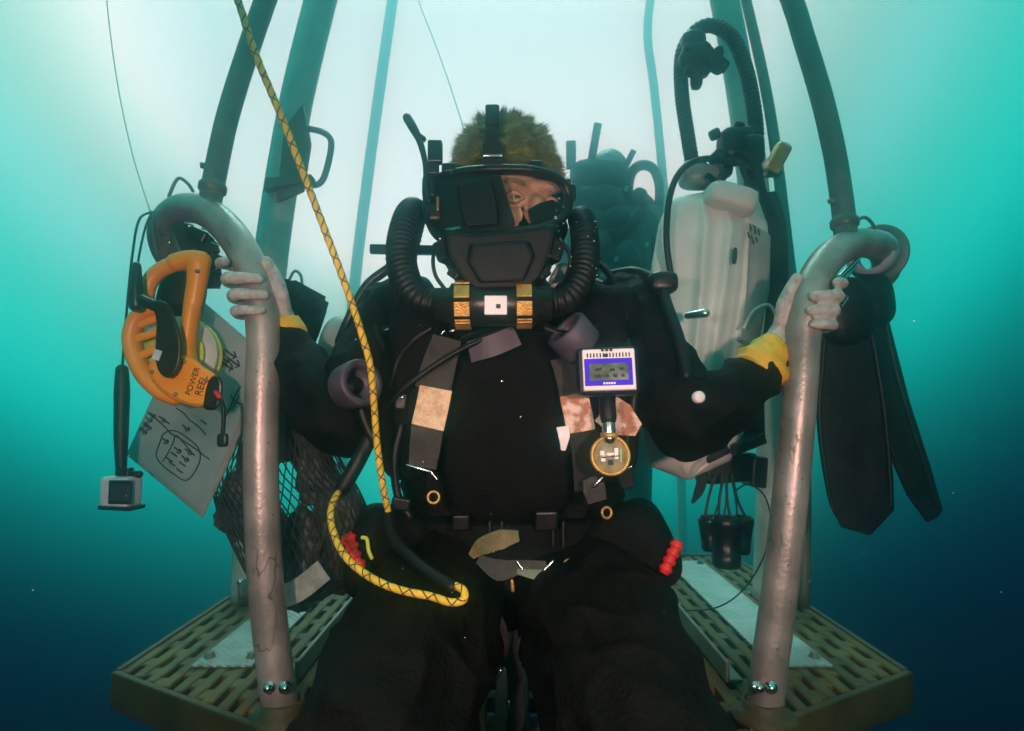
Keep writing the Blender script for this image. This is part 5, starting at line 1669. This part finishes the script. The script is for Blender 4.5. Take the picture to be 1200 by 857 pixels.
# ------------------------------------------------------------------ second diver, far behind
M_HAZED_GEAR = mat('hazed_grey_gear', (0.07, 0.10, 0.10), (0.16, 0.20, 0.20), 14, 0.7, 0, 0.3)  # far diver's gear lightened, the haze in front of it is in this colour
d2 = thing('person', 'fogged diver standing far behind the seated diver\'s left shoulder', 'person', V(0.52, 3.28, -0.44))
FY = 3.25
ch = []
H2 = at(714, 207, FY)
cxx = H2.x + 0.02
ch.append((SUIT, [at(684, 292, FY), at(664, 350, FY - 0.05), at(682, 400, FY - 0.15)], [0.085, 0.07, 0.05]))
ch.append((SUIT, [at(756, 287, FY), at(776, 350, FY - 0.02), at(764, 410, FY - 0.12)], [0.085, 0.07, 0.05]))
for x in (-1, 1):
    ch.append((SUIT, [V(cxx + x * 0.09, FY + 0.02, 0.62), V(cxx + x * 0.10, FY - 0.02, 0.18), V(cxx + x * 0.11, FY + 0.02, -0.36)], [0.11, 0.085, 0.062]))
    ch.append((SUIT, [V(cxx + x * 0.11, FY + 0.04, -0.395), V(cxx + x * 0.12, FY - 0.10, -0.405), V(cxx + x * 0.12, FY - 0.16, -0.415)], [0.045, 0.036, 0.022]))
    ch.append((GLOVE, [at(682 if x < 0 else 764, 402 if x < 0 else 412, FY - 0.14), at(684 if x < 0 else 761, 424 if x < 0 else 432, FY - 0.17)], [0.045, 0.036]))
ch.append((SUIT, [at(716, 290, FY), at(716, 240, FY)], [0.09, 0.075]))
lofts = [[(V(cxx, FY + 0.02, 0.55), 0.15, 0.11), (V(cxx, FY + 0.02, 0.70), 0.19, 0.13), (V(cxx, FY + 0.02, 1.05), 0.23, 0.15), (V(cxx, FY + 0.02, 1.30), 0.23, 0.14), (V(cxx, FY + 0.02, 1.40), 0.17, 0.12), (V(cxx, FY + 0.02, 1.46), 0.09, 0.09)]]
blobs = [(SKIN, H2, (0.098, 0.115, 0.132)), (SKIN, H2 + V(0, -0.03, -0.08), (0.066, 0.068, 0.068))]
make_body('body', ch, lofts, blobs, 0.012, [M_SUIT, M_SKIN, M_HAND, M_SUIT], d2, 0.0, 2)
bm = bmesh.new(); superell(bm, at(712, 300, FY - 0.12), (0.225, 0.09, 0.25), 0.75); superell(bm, at(690, 262, FY - 0.15), (0.09, 0.06, 0.10), 0.8); superell(bm, at(742, 268, FY - 0.1), (0.10, 0.06, 0.12), 0.8); superell(bm, at(720, 340, FY - 0.2), (0.12, 0.05, 0.14), 0.6); obj('chest_unit', bm, M_HAZED_GEAR, d2)
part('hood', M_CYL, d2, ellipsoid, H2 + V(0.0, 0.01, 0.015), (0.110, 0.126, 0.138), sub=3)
m2 = thing('full_face_mask', 'fogged full face mask worn by the diver far behind', 'diving mask', at(705, 240, FY - 0.14))
bm = bmesh.new()
superell(bm, at(702, 205, FY - 0.11), (0.155, 0.07, 0.082), 0.75); superell(bm, at(704, 238, FY - 0.12), (0.118, 0.09, 0.09), 0.75)
obj('mask_body', bm, M_HAZED_GEAR, m2)
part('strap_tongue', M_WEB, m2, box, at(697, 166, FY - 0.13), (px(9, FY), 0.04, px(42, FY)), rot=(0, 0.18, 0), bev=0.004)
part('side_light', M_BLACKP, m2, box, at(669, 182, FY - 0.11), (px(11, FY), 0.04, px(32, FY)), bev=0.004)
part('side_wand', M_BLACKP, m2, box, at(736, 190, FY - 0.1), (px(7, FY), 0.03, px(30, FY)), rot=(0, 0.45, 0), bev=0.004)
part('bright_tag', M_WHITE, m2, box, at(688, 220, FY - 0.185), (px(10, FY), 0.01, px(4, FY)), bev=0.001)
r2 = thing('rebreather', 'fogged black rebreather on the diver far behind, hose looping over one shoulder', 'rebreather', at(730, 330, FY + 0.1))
bm = bmesh.new(); superell(bm, at(730, 290, FY + 0.20), (0.22, 0.09, 0.33), 0.6); obj('back_shell', bm, M_HAZED_GEAR, r2)
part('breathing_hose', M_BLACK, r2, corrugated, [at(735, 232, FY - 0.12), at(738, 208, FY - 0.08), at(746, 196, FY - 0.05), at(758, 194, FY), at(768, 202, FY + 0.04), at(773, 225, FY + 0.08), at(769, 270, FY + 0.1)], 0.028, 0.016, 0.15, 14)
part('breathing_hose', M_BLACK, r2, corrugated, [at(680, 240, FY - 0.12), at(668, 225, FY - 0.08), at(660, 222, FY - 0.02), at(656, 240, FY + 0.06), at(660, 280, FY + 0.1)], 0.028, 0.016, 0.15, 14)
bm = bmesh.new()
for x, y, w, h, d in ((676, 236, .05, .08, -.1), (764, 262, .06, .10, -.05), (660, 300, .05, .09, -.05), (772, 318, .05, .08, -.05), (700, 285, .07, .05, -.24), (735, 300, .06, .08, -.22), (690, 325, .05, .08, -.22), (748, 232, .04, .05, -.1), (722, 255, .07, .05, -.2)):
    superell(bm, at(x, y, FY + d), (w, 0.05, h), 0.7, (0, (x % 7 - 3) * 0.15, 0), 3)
obj('harness_gear', bm, M_HAZED_GEAR, r2)
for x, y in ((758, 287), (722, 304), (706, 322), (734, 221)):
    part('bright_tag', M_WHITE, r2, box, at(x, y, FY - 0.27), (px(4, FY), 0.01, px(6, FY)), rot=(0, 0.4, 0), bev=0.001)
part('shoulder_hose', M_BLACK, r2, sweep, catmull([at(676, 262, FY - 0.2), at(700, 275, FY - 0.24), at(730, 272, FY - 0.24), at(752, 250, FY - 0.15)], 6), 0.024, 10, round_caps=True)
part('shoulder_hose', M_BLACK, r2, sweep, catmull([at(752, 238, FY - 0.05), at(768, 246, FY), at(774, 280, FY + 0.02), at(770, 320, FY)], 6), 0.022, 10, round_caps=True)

# ------------------------------------------------------------------ drifting specks in the water
bm = bmesh.new()
def speck(p, r):
    b2 = bmesh.new(); bmesh.ops.create_icosphere(b2, subdivisions=1, radius=r)
    for v in b2.verts: v.co = v.co * (1 + 0.5 * mnoise.noise(v.co * 900 + p)) + p
    merge(bm, b2)
for i in range(1600):
    Y = 0.4 + random.random() ** 0.6 * 2.0
    p = at(random.uniform(-40, 1240), random.uniform(-30, 850), Y)
    speck(p, random.choice((0.00012, 0.00016, 0.0002, 0.00025, 0.0004)))
for i in range(26):
    speck(at(random.uniform(640, 700), random.uniform(250, 330), random.uniform(0.78, 0.84)), random.choice((0.0004, 0.0006, 0.0009)))
sn = obj('suspended_specks', bm, M_WHITE)
sn['kind'] = 'stuff'
sn['label'] = 'pale drifting specks in the water'
